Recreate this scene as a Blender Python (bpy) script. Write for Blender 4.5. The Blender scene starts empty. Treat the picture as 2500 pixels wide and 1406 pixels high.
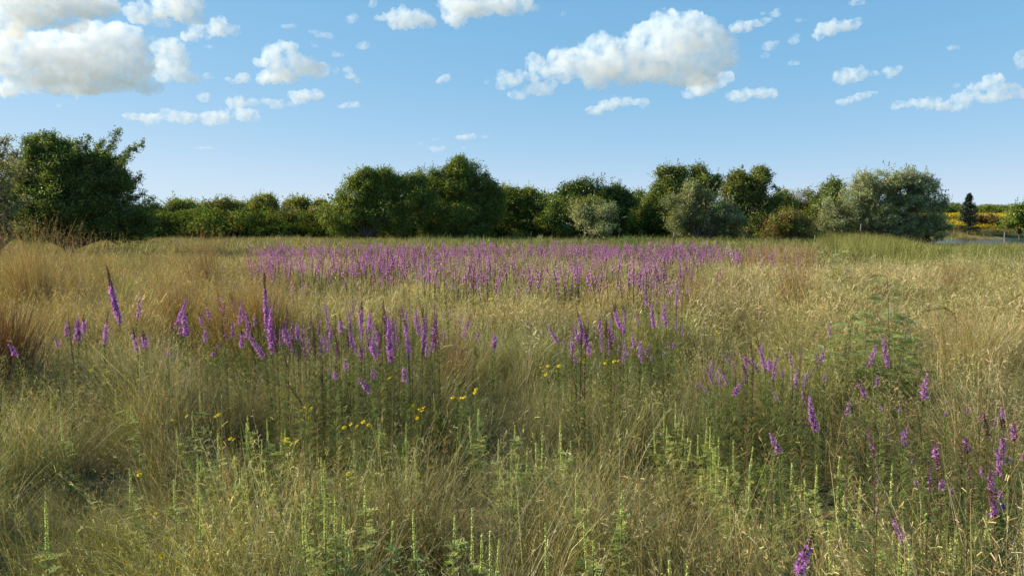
import bpy, bmesh, math, random, time
import numpy as np
from mathutils import Vector, Matrix, Euler, noise
T0=time.time()
sc = bpy.context.scene
col = sc.collection
PI = math.pi
R = math.radians
# ---------------------------------------------------------------- camera and pixel helpers
HC = 1.65; F = 1925.0; TH = math.atan(151/1925.0)
def ray(px, py):
    u = (px-1250)/F; v = (703-py)/F
    return Vector((u, math.cos(TH)+v*math.sin(TH), -math.sin(TH)+v*math.cos(TH)))
def at(px, py, Y):                       # the point seen at a photo pixel, Y metres out
    r = ray(px, py); return Vector((0, 0, HC))+r*(Y/r.y)
cam = bpy.data.cameras.new('camera'); co = bpy.data.objects.new('camera', cam); col.objects.link(co)
co.location = (0, 0, HC); co.rotation_euler = (PI/2-TH, 0, 0)
cam.sensor_width = 36; cam.lens = 36*F/2500; cam.clip_end = 60000; cam.clip_start = .05
sc.camera = co
# ---------------------------------------------------------------- sun, sky
AZ = R(78); EL = R(28)
sd = Vector((-math.sin(AZ)*math.cos(EL), math.cos(AZ)*math.cos(EL), math.sin(EL)))
w = bpy.data.worlds.new("World"); sc.world = w; w.use_nodes = True
nt = w.node_tree; bg = nt.nodes['Background']; sky = nt.nodes.new('ShaderNodeTexSky'); sky.sky_type = 'NISHITA'
sky.sun_disc = False; sky.sun_elevation = EL; sky.sun_rotation = -AZ
sky.air_density = .6; sky.dust_density = 0; sky.ozone_density = 4.5
# the phone's tone curve flattens the sky: one gentle power curve per channel on the Nishita sky
sp = nt.nodes.new('ShaderNodeSeparateColor'); cb = nt.nodes.new('ShaderNodeCombineColor'); nt.links.new(sky.outputs[0], sp.inputs[0])
for i_, (p_, a_, c_) in enumerate(((.80, 1.14, 3.05), (.41, 1.83, 4.1), (.27, 2.6, 4.7))):
    pw = nt.nodes.new('ShaderNodeMath'); pw.operation = 'POWER'; pw.inputs[1].default_value = p_; nt.links.new(sp.outputs[i_], pw.inputs[0])
    ml = nt.nodes.new('ShaderNodeMath'); ml.operation = 'MULTIPLY'; ml.inputs[1].default_value = a_; nt.links.new(pw.outputs[0], ml.inputs[0])
    mn = nt.nodes.new('ShaderNodeMath'); mn.operation = 'SMOOTH_MIN'; mn.inputs[1].default_value = c_; mn.inputs[2].default_value = 1.0; nt.links.new(ml.outputs[0], mn.inputs[0])
    nt.links.new(mn.outputs[0], cb.inputs[i_])
nt.links.new(cb.outputs[0], bg.inputs[0])
bg.inputs[1].default_value = SKY = .104
L = bpy.data.lights.new('sun', 'SUN'); lo = bpy.data.objects.new('sun', L); col.objects.link(lo)
L.energy = 4.9; L.angle = R(.5); L.color = (1, .87, .66)
lo.rotation_euler = sd.to_track_quat('Z', 'Y').to_euler()
vs = sc.view_settings; vs.view_transform = 'Standard'; vs.look = 'None'; vs.exposure = 1.0; vs.gamma = 1
cy = sc.cycles
cy.volume_bounces = 20; cy.max_bounces = 24; cy.diffuse_bounces = 2; cy.transmission_bounces = 5; cy.glossy_bounces = 2
cy.transparent_max_bounces = 8
# ---------------------------------------------------------------- helpers
def tag(o, label=None, cat=None, group=None, kind=None):
    if label: o['label'] = label
    if cat: o['category'] = cat
    if group: o['group'] = group
    if kind: o['kind'] = kind
    return o
def link(o, parent=None):
    col.objects.link(o)
    if parent: o.parent = parent
    return o
def empty(name, loc=(0, 0, 0), rz=0):
    o = bpy.data.objects.new(name, None); link(o); o.location = loc; o.rotation_euler = (0, 0, rz)
    o.empty_display_size = .1; return o
def mesh_obj(name, me, parent=None, loc=(0, 0, 0)):
    o = bpy.data.objects.new(name, me); link(o, parent); o.location = loc; return o
def rs(seed): return np.random.RandomState(seed)
class MB:
    """collects numpy vertex / quad / tri blocks with a colour per vertex and a material index per face"""
    def __init__(s): s.v = []; s.q = []; s.c = []; s.m = []; s.n = 0
    def add(s, v, q, c, m=0):                # v (n,3)  q (k,4) indices   c (n,3) or (3,)
        v = np.asarray(v, float); q = np.asarray(q, int); c = np.asarray(c, float)
        if c.ndim == 1: c = np.tile(c, (len(v), 1))
        s.v.append(v); s.q.append(q+s.n); s.c.append(c); s.m.append(np.full(len(q), m)); s.n += len(v)
    def mesh(s, name, mats, smooth=False):
        me = bpy.data.meshes.new(name)
        v = np.concatenate(s.v); q = np.concatenate(s.q); c = np.concatenate(s.c); m = np.concatenate(s.m)
        tri = q[:, 2] == q[:, 3]
        cnt = np.where(tri, 3, 4)
        flat = q.reshape(-1)[np.stack([np.ones(len(q), bool)]*3+[~tri], 1).reshape(-1)]
        me.vertices.add(len(v)); me.vertices.foreach_set('co', v.astype(np.float32).reshape(-1))
        me.loops.add(len(flat)); me.loops.foreach_set('vertex_index', flat.astype(np.int32))
        me.polygons.add(len(q)); st = np.concatenate([[0], np.cumsum(cnt)[:-1]])
        me.polygons.foreach_set('loop_start', st.astype(np.int32))
        me.polygons.foreach_set('material_index', m.astype(np.int32))
        if smooth: me.polygons.foreach_set('use_smooth', np.ones(len(q), bool))
        a = me.color_attributes.new('tint', 'FLOAT_COLOR', 'POINT')
        a.data.foreach_set('color', np.concatenate([c, np.ones((len(c), 1))], 1).astype(np.float32).reshape(-1))
        for mt in (mats if isinstance(mats, (list, tuple)) else [mats]): me.materials.append(mt)
        me.update(calc_edges=True)
        return me
def ribbons(P, W, side, col_, mb, m=0):
    """P (n,k,3) centre lines, W (n,k) half widths, side (n,3) or (n,k,3), colour (n,3) or (n,k,3)"""
    n, k, _ = P.shape
    if side.ndim == 2: side = side[:, None, :]
    if col_.ndim == 2: col_ = np.repeat(col_[:, None, :], k, 1)
    A = P-side*W[..., None]; B = P+side*W[..., None]
    V = np.stack([A, B], 2).reshape(-1, 3); Cc = np.repeat(col_, 2, 1).reshape(-1, 3)
    b = (np.arange(n)*k*2)[:, None]+(np.arange(k-1)*2)[None, :]
    Q = np.stack([b, b+1, b+3, b+2], -1).reshape(-1, 4)
    mb.add(V, Q, Cc, m)
def tube(pts, rad, mb, c, m=0, sides=5):
    pts = np.asarray(pts, float); k = len(pts); rad = np.asarray(rad, float)
    t = np.gradient(pts, axis=0); t /= np.linalg.norm(t, axis=1)[:, None]+1e-9
    ref = np.array([.13, .97, .2]) if abs(t[0][1]) < .8 else np.array([.97, .1, .2])
    a = np.cross(t, ref); a /= np.linalg.norm(a, axis=1)[:, None]+1e-9; b = np.cross(t, a)
    an = np.arange(sides)*2*PI/sides
    V = pts[:, None]+rad[:, None, None]*(a[:, None]*np.cos(an)[None, :, None]+b[:, None]*np.sin(an)[None, :, None])
    V = V.reshape(-1, 3); i = np.arange(sides); j = (i+1) % sides
    Q = np.concatenate([np.stack([r*sides+i, r*sides+j, (r+1)*sides+j, (r+1)*sides+i], 1) for r in range(k-1)])
    cc = np.asarray(c, float)
    if cc.ndim == 2: cc = np.repeat(cc, sides, 0)
    mb.add(V, Q, cc, m)
def norm(a): return a/(np.linalg.norm(a, axis=-1, keepdims=True)+1e-9)
# ---------------------------------------------------------------- materials
def leafmat(name, trans=.35, rough=.55, gloss=.04, sat_noise=.25, scale=1.2, tcol=(1.15, 1.1, .55)):
    """vertex-tinted foliage: diffuse + translucent + a little sheen, with broad natural colour drift over the ground"""
    m = bpy.data.materials.new(name); m.use_nodes = True; t = m.node_tree; N = t.nodes; N.clear(); K = t.links.new
    out = N.new('ShaderNodeOutputMaterial'); at_ = N.new('ShaderNodeAttribute'); at_.attribute_name = 'tint'
    geo = N.new('ShaderNodeNewGeometry'); ns = N.new('ShaderNodeTexNoise'); ns.inputs['Scale'].default_value = scale; ns.inputs['Detail'].default_value = 3
    K(geo.outputs['Position'], ns.inputs['Vector'])
    mr = N.new('ShaderNodeMapRange'); mr.inputs[1].default_value = .3; mr.inputs[2].default_value = .7
    mr.inputs[3].default_value = 1-sat_noise; mr.inputs[4].default_value = 1+sat_noise; K(ns.outputs[0], mr.inputs[0])
    mul = N.new('ShaderNodeVectorMath'); mul.operation = 'SCALE'; K(at_.outputs['Color'], mul.inputs[0]); K(mr.outputs[0], mul.inputs['Scale'])
    d = N.new('ShaderNodeBsdfDiffuse'); K(mul.outputs[0], d.inputs[0])
    tr = N.new('ShaderNodeBsdfTranslucent'); tm = N.new('ShaderNodeVectorMath'); tm.operation = 'MULTIPLY'
    tm.inputs[1].default_value = tcol; K(mul.outputs[0], tm.inputs[0]); K(tm.outputs[0], tr.inputs[0])
    a = N.new('ShaderNodeMixShader'); a.inputs[0].default_value = trans; K(d.outputs[0], a.inputs[1]); K(tr.outputs[0], a.inputs[2])
    last = a
    if gloss > 0:
        gl = N.new('ShaderNodeBsdfGlossy'); gl.inputs['Roughness'].default_value = rough
        b = N.new('ShaderNodeMixShader'); b.inputs[0].default_value = gloss; K(a.outputs[0], b.inputs[1]); K(gl.outputs[0], b.inputs[2]); last = b
    K(last.outputs[0], out.inputs[0])
    return m
def barkmat(name, base=(.09, .07, .05), scale=12):
    m = bpy.data.materials.new(name); m.use_nodes = True; t = m.node_tree; N = t.nodes; K = t.links.new; p = N['Principled BSDF']
    p.inputs['Roughness'].default_value = .9
    ns = N.new('ShaderNodeTexNoise'); ns.inputs['Scale'].default_value = scale; ns.inputs['Detail'].default_value = 4
    tc = N.new('ShaderNodeTexCoord'); K(tc.outputs['Object'], ns.inputs['Vector'])
    cr = N.new('ShaderNodeValToRGB'); cr.color_ramp.elements[0].color = (*[c*.5 for c in base], 1); cr.color_ramp.elements[1].color = (*[min(1, c*1.7) for c in base], 1)
    cr.color_ramp.elements[0].position = .35; cr.color_ramp.elements[1].position = .68
    K(ns.outputs[0], cr.inputs[0]); K(cr.outputs[0], p.inputs['Base Color'])
    bp = N.new('ShaderNodeBump'); bp.inputs['Strength'].default_value = .6; K(ns.outputs[0], bp.inputs['Height']); K(bp.outputs[0], p.inputs['Normal'])
    return m
# ---------------------------------------------------------------- clouds: real sunlit volumes a few kilometres out
def cloudmat(name, dens, k, sz=26):
    m = bpy.data.materials.new(name); m.use_nodes = True; n = m.node_tree; n.nodes.clear()
    out = n.nodes.new('ShaderNodeOutputMaterial'); pv = n.nodes.new('ShaderNodeVolumeScatter')
    pv.inputs['Color'].default_value = (.83, .90, .988, 1); pv.inputs['Density'].default_value = dens; pv.inputs['Anisotropy'].default_value = 0
    # torn, wispy vapour: density broken up by world-space noise scaled with the cloud's distance
    geo = n.nodes.new('ShaderNodeNewGeometry'); ns = n.nodes.new('ShaderNodeTexNoise'); ns.inputs['Scale'].default_value = 1/(sz*k); ns.inputs['Detail'].default_value = 4; ns.inputs['Roughness'].default_value = .62
    mr = n.nodes.new('ShaderNodeMapRange'); mr.inputs[1].default_value = .36; mr.inputs[2].default_value = .66; mr.inputs[3].default_value = dens*.01; mr.inputs[4].default_value = dens*1.7
    n.links.new(geo.outputs['Position'], ns.inputs['Vector']); n.links.new(ns.outputs[0], mr.inputs[0]); n.links.new(mr.outputs[0], pv.inputs['Density'])
    n.links.new(pv.outputs[0], out.inputs['Volume'])
    return m
CM = {}
CL = [  # label, density factor, lobes (photo x, y, rx, ry)
 ('long grey cloud bank across the top left corner of the sky', 1, [(80,5,110,38),(190,12,90,32),(20,55,45,40),(175,62,38,16),(60,40,70,30),(240,25,50,18)]),
 ('largest cloud at upper left, puffy with a grey middle and bright white rim', 1, [(50,115,55,35),(130,110,60,28),(225,95,60,36),(280,120,70,48),(180,150,120,52),(330,160,42,42),(10,140,40,50),(60,200,45,26),(180,208,105,22),(290,200,60,22),(358,210,32,15),(15,220,22,16)]),
 ('upright cloud just right of the largest grey cloud at left', .8, [(412,122,34,24),(428,158,34,26),(458,190,28,13),(402,186,22,13),(440,135,18,18)]),
 ('slanting white cloud between the top left bank and the rounded cloud right of it', .8, [(335,25,30,14),(365,42,38,16),(390,55,20,9)]),
 ('rounded white cloud cut off by the top edge, left of the middle', .9, [(430,12,55,32),(462,42,32,17),(402,4,28,12),(450,25,40,25)]),
 ('small slanting white puff below the rounded cloud at the top', .9, [(548,72,32,13),(530,56,16,9),(570,80,16,7)]),
 ('small flat white puff left of the slanting puff below the rounded cloud', .9, [(485,76,26,11),(465,90,20,6),(498,92,14,6)]),
 ('medium white cloud with two humps and a grey tail to its right, left of centre', 1, [(680,132,40,20),(700,122,28,14),(650,152,32,10),(720,152,42,16),(690,186,46,17),(750,170,52,15),(795,172,28,9),(650,192,18,8)]),
 ('ragged little cloud at the right tip of the two humped cloud', .8, [(848,172,12,8),(858,186,14,8),(872,198,10,6)]),
 ('little ragged white cloud left of the two humped cloud', .8, [(592,190,18,11),(575,200,18,5),(556,194,9,5),(603,198,12,6)]),
 ('tiny upright puff above the gap of the low cloud row', .8, [(498,240,13,12),(488,236,8,5)]),
 ('flat oval cloud under the little ragged one at left', .8, [(595,252,32,8),(575,247,20,7),(615,250,18,8)]),
 ('thin flat streak of cloud beside the flat oval cloud', .6, [(655,248,16,4),(690,254,30,4),(715,256,10,3)]),
 ('white cloud with a wedge shape below the two humped cloud', .8, [(757,234,34,10),(722,230,16,6),(770,228,18,8),(748,243,26,5)]),
 ('small low cloud right of the wedge shaped cloud', .7, [(858,257,24,7),(838,260,18,4),(866,254,12,5)]),
 ('left piece of the lowest cloud row, trailing off in a thin wisp', .8, [(415,284,30,11),(408,276,14,9),(448,288,24,9),(372,290,28,5),(330,287,26,4),(308,282,12,3)]),
 ('right piece of the lowest cloud row with three white bumps', .8, [(520,288,36,10),(535,280,20,8),(598,281,26,13),(618,288,12,6),(490,286,14,5),(565,285,10,5)]),
 ('fluffy cloud hanging from the top edge right of the wisps, smaller than its right neighbour', .9, [(985,46,32,20),(1010,50,44,20),(1035,54,22,12),(930,43,15,6),(1000,60,20,10)]),
 ('wide cloud cut by the top edge near the centre with a bulging lower left end', 1, [(1140,12,62,26),(1112,40,26,20),(1120,55,16,8),(1200,14,72,22),(1260,14,42,18),(1300,18,14,8),(1110,5,30,20)]),
 ('tiny lone puff in the blue near the centre of the sky', .8, [(1084,194,14,9),(1076,200,11,6),(1091,190,9,8)]),
 ('huge cumulus right of centre, broad and bumpy with a grey underside', .85, [(1635,58,42,26),(1690,62,48,26),(1600,85,48,30),(1560,118,60,30),(1475,108,40,22),(1440,118,22,14),(1650,115,95,42),(1745,110,42,38),(1400,150,62,27),(1480,165,85,36),(1600,170,90,30),(1690,185,70,26),(1350,170,32,16),(1465,205,30,12),(1535,195,32,16),(1740,150,48,34),(1370,190,24,10),(1780,120,20,16),(1610,200,20,8),(1660,140,60,30),(1520,140,50,28)]),
 ('ragged arm of cloud reaching up right from the huge cumulus', .8, [(1800,68,18,14),(1818,66,24,14),(1850,58,20,9),(1872,50,16,6),(1893,36,15,7),(1898,26,9,5),(1862,34,6,4)]),
 ('torn cloud at the left foot of the huge cumulus', .7, [(1305,158,16,20),(1240,192,26,11),(1270,186,22,8),(1312,218,34,13),(1338,208,16,8),(1268,232,24,7),(1225,180,13,8),(1300,190,20,8),(1222,208,10,4)]),
 ('lower right lobe hanging under the huge cumulus', .8, [(1715,215,34,15),(1700,200,24,12),(1745,205,26,11),(1690,228,16,7),(1770,190,20,10)]),
 ('thin feather of cloud alone below the huge cumulus', .8, [(1520,250,44,7),(1490,256,26,6),(1450,268,24,4),(1560,250,22,5),(1512,246,20,6)]),
 ('flat soft edged cloud below the right end of the huge cumulus', .7, [(1840,230,46,9),(1810,232,26,8),(1866,228,30,9),(1786,236,14,4)]),
 ('hook shaped white cloud high at the right', .85, [(2058,65,36,11),(2025,70,26,12),(2002,78,9,11),(2084,58,16,10),(2040,76,20,6)]),
 ('two small faint puffs one over the other right of the ragged arm', .5, [(1878,113,18,11),(1894,104,9,5),(1868,136,11,7)]),
 ('flat faint cloud with a small neighbour at right', .7, [(2072,184,32,12),(2095,180,32,10),(2050,190,18,7),(2172,176,17,7),(2188,170,8,4),(2130,180,18,4)]),
 ('slanting small cloud below the flat faint pair at right', .8, [(2060,249,22,8),(2085,242,22,7),(2108,233,20,7),(2128,227,16,4)]),
 ('long stepped cloud climbing to the right edge of the photo', .7, [(2205,257,26,7),(2235,250,16,5),(2262,254,26,7),(2282,244,12,7),(2318,260,28,7),(2375,232,22,8),(2362,244,30,8),(2405,240,36,7),(2450,232,34,9),(2395,212,30,8),(2430,195,24,10),(2490,228,22,8),(2340,238,16,5),(2460,215,30,8),(2350,255,26,6)]),
 ('lower middle puff, wider of two in the low centre group', .7, [(1130,335,18,6),(1150,332,14,6),(1140,338,20,4)]),
 ('lower middle puff, round one furthest down', .7, [(1068,366,13,8),(1055,361,12,4),(1080,360,9,4)]),
]
WISP = [[(712,66,18,6),(692,64,8,4)],[(790,86,24,6),(768,78,16,4),(806,92,10,4)],[(826,135,14,6),(816,130,7,4)],[(886,113,18,9),(890,106,9,5)],[(858,48,15,10),(866,42,10,8)],
 [(510,115,12,4)],[(770,112,9,5),(762,105,6,3)],[(1186,333,11,4)],[(1030,350,8,4)],[(1064,340,8,4)],[(1135,361,8,3)],[(1938,100,13,10),(1946,88,8,5)],[(1938,155,15,6)],[(2328,117,16,5)],[(2092,6,20,8)],
 [(910,8,8,12)],[(505,186,12,8),(520,190,6,4)],[(1377,34,7,5)],[(2336,210,10,5)],[(1190,200,7,5)],[(2492,150,10,22)],[(498,361,24,2.5)],[(372,92,12,5)],[(1955,50,14,4)],[(190,240,6,4)],[(145,258,12,3)]]
def build_cloud(ci, lobes, dens, label, grp=None):
    rnd = random.Random(ci*7+3)
    bot = max(l[1]+l[3] for l in lobes); tan = (552-min(bot, 400))/F
    D = min(420/tan, 4600); k = D/F
    bm = bmesh.new(); tiny = max(l[2] for l in lobes) < 26
    base = bmesh.new(); bmesh.ops.create_icosphere(base, subdivisions=2, radius=1)
    bv = [v.co.copy() for v in base.verts]; bf = [[v.index for v in f.verts] for f in base.faces]; base.free()
    V = []; Fc = []
    def ell(px, py, rx, ry, dd=0):
        c = at(px, py, D+dd); n = len(V)
        V.extend([(v.x*rx*k+c.x, v.y*(rx*.22+ry*.6)*k+c.y, v.z*ry*k+c.z) for v in bv]); Fc.extend([[i+n for i in f] for f in bf])
    for (px, py, rx, ry) in lobes:
        ell(px, py, rx*1.04, ry*.98)
        for j in range(int(6+rx/5)):
            a = rnd.uniform(0, 2*PI); s = rnd.uniform(.2, .45)
            ell(px+math.cos(a)*rx*.9, py-abs(math.sin(a))*ry*.85 if rnd.random() < .6 else py+math.sin(a)*ry*.7, ry*s*1.35, ry*s, rnd.uniform(-.25, .25)*rx*k)
    V = np.array(V); c0 = V.mean(0); V -= c0
    me = bpy.data.meshes.new('cloud'); me.from_pydata(V.tolist(), [], Fc)
    d_ = round(dens*.035*(1500/D)*(1.0 if not tiny else 1.25)*(1.1 if max(l[2] for l in lobes)<50 else 1), 4)
    dk_ = (d_, tiny)
    if dk_ not in CM: CM[dk_] = cloudmat('cloud_vapour', d_, k, 13 if tiny else 20 if max(l[2] for l in lobes) < 50 else 28)
    me.materials.append(CM[dk_])
    o = mesh_obj('cloud', me, loc=Vector(c0)); tag(o, label, 'cloud', grp)
    r = o.modifiers.new('r', 'REMESH'); r.mode = 'VOXEL'; r.voxel_size = (1.7 if not tiny else 1.4)*k
    for (size, stren) in (((46, 16), (16, 18), (7, 16)) if not tiny else ((12, 6), (4, 5))):
        t = bpy.data.textures.new('puff', 'CLOUDS'); t.noise_depth = 3; t.noise_scale = size*k; t.noise_type = 'SOFT_NOISE'
        d = o.modifiers.new('d', 'DISPLACE'); d.texture = t; d.strength = stren*k; d.mid_level = .42; d.texture_coords = 'LOCAL'
    r = o.modifiers.new('r2', 'REMESH'); r.mode = 'VOXEL'; r.voxel_size = (1.7 if not tiny else 1.4)*k
    return o
for i, (lb, dn, lobes) in enumerate(CL): build_cloud(i, lobes, dn, lb)
for i, lobes in enumerate(WISP): build_cloud(100+i, lobes, .5, 'tiny wisp of white cloud scattered in the blue between the bigger clouds', 'tiny wisps of cloud between the bigger clouds')
print('clouds', time.time()-T0)
cy.volume_max_steps = 64
# ---------------------------------------------------------------- numpy value noise
def _h(i, j, s):
    n = (i.astype(np.int64)*374761393+j.astype(np.int64)*668265263+s*1442695041) & 0xffffffff
    n = ((n ^ (n >> 13))*1274126177) & 0xffffffff
    return ((n ^ (n >> 16)) & 0xffff)/65535.0
def vnoise(x, y, s=0):
    xi = np.floor(x); yi = np.floor(y); fx = x-xi; fy = y-yi; fx = fx*fx*(3-2*fx); fy = fy*fy*(3-2*fy)
    a = _h(xi, yi, s); b = _h(xi+1, yi, s); c = _h(xi, yi+1, s); d = _h(xi+1, yi+1, s)
    return (a*(1-fx)+b*fx)*(1-fy)+(c*(1-fx)+d*fx)*fy
def fbm(x, y, sc_, s=0, o=3):
    x = np.asarray(x, float)*sc_; y = np.asarray(y, float)*sc_; r = 0; a = .5; t = 0
    for k in range(o): r = r+a*vnoise(x+17*k, y-9*k, s+k); t += a; a *= .5; x = x*2.03; y = y*2.03
    return r/t
def sst(a, b, x): t = np.clip((x-a)/(b-a), 0, 1); return t*t*(3-2*t)
# ---------------------------------------------------------------- terrain
WZ = -.84                                   # pond level
def H(x, y):
    x = np.asarray(x, float); y = np.asarray(y, float)
    near = np.exp(-(np.hypot(x, y)/40)**2)
    h = near*((fbm(x, y, .5, 5, 2)-.5)*.22+(fbm(x, y, 1.6, 9, 2)-.5)*.12)+(fbm(x, y, .04, 2, 2)-.5)*.25*sst(8, 40, np.hypot(x, y))
    # pond basin right of the trees
    ex = (x-95)/66; ey = (y-112)/42; rr = np.sqrt(ex*ex+ey*ey)+(fbm(x, y, .05, 31)-.5)*.12
    h = h-1.6*sst(1.06, .82, rr)
    h = h-.78*sst(32, 66, y)*sst(.40, .54, x/np.maximum(y, 1))*sst(165, 150, y)
    # far rising meadow
    hill = sst(150, 275, y)*5.2*sst(-40, 60, x)+sst(154, 162, y)*.5*sst(10, 60, x)
    return h+hill*(1+.12*(fbm(x, y, .012, 44)-.5))
def hz(x, y): return float(H(np.array([x]), np.array([y]))[0])
def axis(n, a, b, far):
    s = np.linspace(-1, 1, n); return s*a+np.sign(s)*np.abs(s)**b*(far-a)
gx = axis(361, 26, 5, 5000)
s_ = np.linspace(0, 1, 420); gy = -30+s_*75+s_**5*6000
X, Y = np.meshgrid(gx, gy); Z = H(X, Y)
nx, ny = len(gx), len(gy)
idx = (np.arange(ny-1)[:, None]*nx+np.arange(nx-1)[None, :]).reshape(-1)
mb = MB(); mb.add(np.stack([X, Y, Z], -1).reshape(-1, 3), np.stack([idx, idx+1, idx+nx+1, idx+nx], 1), (1, 1, 1))
gm = bpy.data.materials.new('soil_and_thatch'); gm.use_nodes = True; t = gm.node_tree; N = t.nodes; K = t.links.new; p = N['Principled BSDF']
p.inputs['Roughness'].default_value = 1; p.inputs['Specular IOR Level'].default_value = .1
geo = N.new('ShaderNodeNewGeometry'); n1 = N.new('ShaderNodeTexNoise'); n1.inputs['Scale'].default_value = 9; n1.inputs['Detail'].default_value = 6
n2 = N.new('ShaderNodeTexNoise'); n2.inputs['Scale'].default_value = .25; n2.inputs['Detail'].default_value = 5
K(geo.outputs['Position'], n1.inputs['Vector']); K(geo.outputs['Position'], n2.inputs['Vector'])
c1 = N.new('ShaderNodeValToRGB'); c1.color_ramp.elements[0].color = (.035, .028, .015, 1); c1.color_ramp.elements[1].color = (.15, .115, .05, 1)
c1.color_ramp.elements[0].position = .35; c1.color_ramp.elements[1].position = .7; K(n1.outputs[0], c1.inputs[0])
c2 = N.new('ShaderNodeValToRGB'); c2.color_ramp.elements[0].color = (.10, .11, .03, 1); c2.color_ramp.elements[1].color = (.26, .20, .09, 1)
c2.color_ramp.elements[0].position = .4; c2.color_ramp.elements[1].position = .6; K(n2.outputs[0], c2.inputs[0])
sx = N.new('ShaderNodeSeparateXYZ'); K(geo.outputs['Position'], sx.inputs[0])
mr = N.new('ShaderNodeMapRange'); mr.inputs[1].default_value = 40; mr.inputs[2].default_value = 140; K(sx.outputs['Y'], mr.inputs[0])
mm = N.new('ShaderNodeMix'); mm.data_type = 'RGBA'; K(mr.outputs[0], mm.inputs[0]); K(c1.outputs[0], mm.inputs[6]); K(c2.outputs[0], mm.inputs[7])
K(mm.outputs[2], p.inputs['Base Color'])
bp = N.new('ShaderNodeBump'); bp.inputs['Strength'].default_value = .8; bp.inputs['Distance'].default_value = .05; K(n1.outputs[0], bp.inputs['Height']); K(bp.outputs[0], p.inputs['Normal'])
tag(mesh_obj('ground', mb.mesh('ground', gm, True)), kind='structure')
# pond
mb = MB(); a = np.linspace(0, 2*PI, 97)[:-1]
V = np.stack([95+72*np.cos(a), 112+46*np.sin(a), np.full(96, WZ)], 1); V = np.concatenate([V, [[95, 112, WZ]]])
mb.add(V, [[i, (i+1) % 96, 96, 96] for i in range(96)], (1, 1, 1))
wm = bpy.data.materials.new('pond_water'); wm.use_nodes = True; N = wm.node_tree.nodes; K = wm.node_tree.links.new; p = N['Principled BSDF']
p.inputs['Base Color'].default_value = (.02, .03, .03, 1); p.inputs['Roughness'].default_value = .06; p.inputs['IOR'].default_value = 1.33
n1 = N.new('ShaderNodeTexNoise'); n1.inputs['Scale'].default_value = 3; n1.inputs['Detail'].default_value = 4; bp = N.new('ShaderNodeBump'); bp.inputs['Strength'].default_value = 1; bp.inputs['Distance'].default_value = .12
geo = N.new('ShaderNodeNewGeometry'); K(geo.outputs['Position'], n1.inputs['Vector']); K(n1.outputs[0], bp.inputs['Height']); K(bp.outputs[0], p.inputs['Normal'])
tag(mesh_obj('pond_water', mb.mesh('pond_water', wm)), kind='structure')
# ---------------------------------------------------------------- grass blades, tufts
STRAW = np.array([.42, .34, .155]); PALE = np.array([.62, .54, .32]); TAN = np.array([.23, .165, .07]); OLIVE = np.array([.19, .185, .05])
GREEN = np.array([.11, .15, .03]); RUST = np.array([.20, .105, .05]); GREY = np.array([.26, .23, .17]); GOLD = np.array([.42, .27, .07])
def blades(r, n, r0, Ls, lean, curl, w, pal, pw, mb, seg=4, drift=(0, 0), root=(0, 0, 0), tipw=.15, m=0, jit=.18, basecol=None):
    """n grass blades rooted in a disc; returns tips and tip directions"""
    az = r.uniform(0, 2*PI, n); rad = r0*np.sqrt(r.uniform(0, 1, n)); ra = r.uniform(0, 2*PI, n)
    P0 = np.stack([rad*np.cos(ra), rad*np.sin(ra), np.zeros(n)], 1)+np.array(root)
    L_ = r.uniform(Ls[0], Ls[1], n); th0 = np.abs(r.normal(lean[0], lean[1], n)); cu = np.abs(r.normal(curl[0], curl[1], n))
    hd = np.stack([np.cos(az), np.sin(az)], 1)*1.0+np.array(drift)[None, :]*r.uniform(.3, 1.2, (n, 1)); hl = np.linalg.norm(hd, axis=1); hd = hd/(hl[:, None]+1e-6)
    th0 = th0*np.clip(hl, .2, 1.6)
    P = np.zeros((n, seg+1, 3)); P[:, 0] = P0
    wob = r.normal(0, .12, (n, seg))
    for k in range(seg):
        th = th0+cu*((k+.5)/seg)**1.4+wob[:, k]
        st = L_/seg
        P[:, k+1, 0] = P[:, k, 0]+np.sin(th)*hd[:, 0]*st; P[:, k+1, 1] = P[:, k, 1]+np.sin(th)*hd[:, 1]*st; P[:, k+1, 2] = P[:, k, 2]+np.cos(th)*st
    P[..., 2] = np.maximum(P[..., 2], .01)
    s = np.linspace(0, 1, seg+1); W = w*(1-(1-tipw)*s**1.5)[None, :]*r.uniform(.6, 1.3, (n, 1))
    sa = az+PI/2+r.normal(0, .9, n); side = np.stack([np.cos(sa), np.sin(sa), r.normal(0, .35, n)], 1); side = norm(side)
    pal = np.array(pal); ci = r.choice(len(pal), n, p=np.array(pw)/sum(pw)); c = pal[ci]*r.uniform(1-jit, 1+jit, (n, 1))*(1+r.normal(0, .05, (n, 3)))
    C = np.repeat(c[:, None, :], seg+1, 1)
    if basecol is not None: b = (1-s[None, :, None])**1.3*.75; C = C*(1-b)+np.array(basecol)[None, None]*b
    ribbons(P, W, side, np.clip(C, .01, .9), mb, m)
    return P, C
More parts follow.
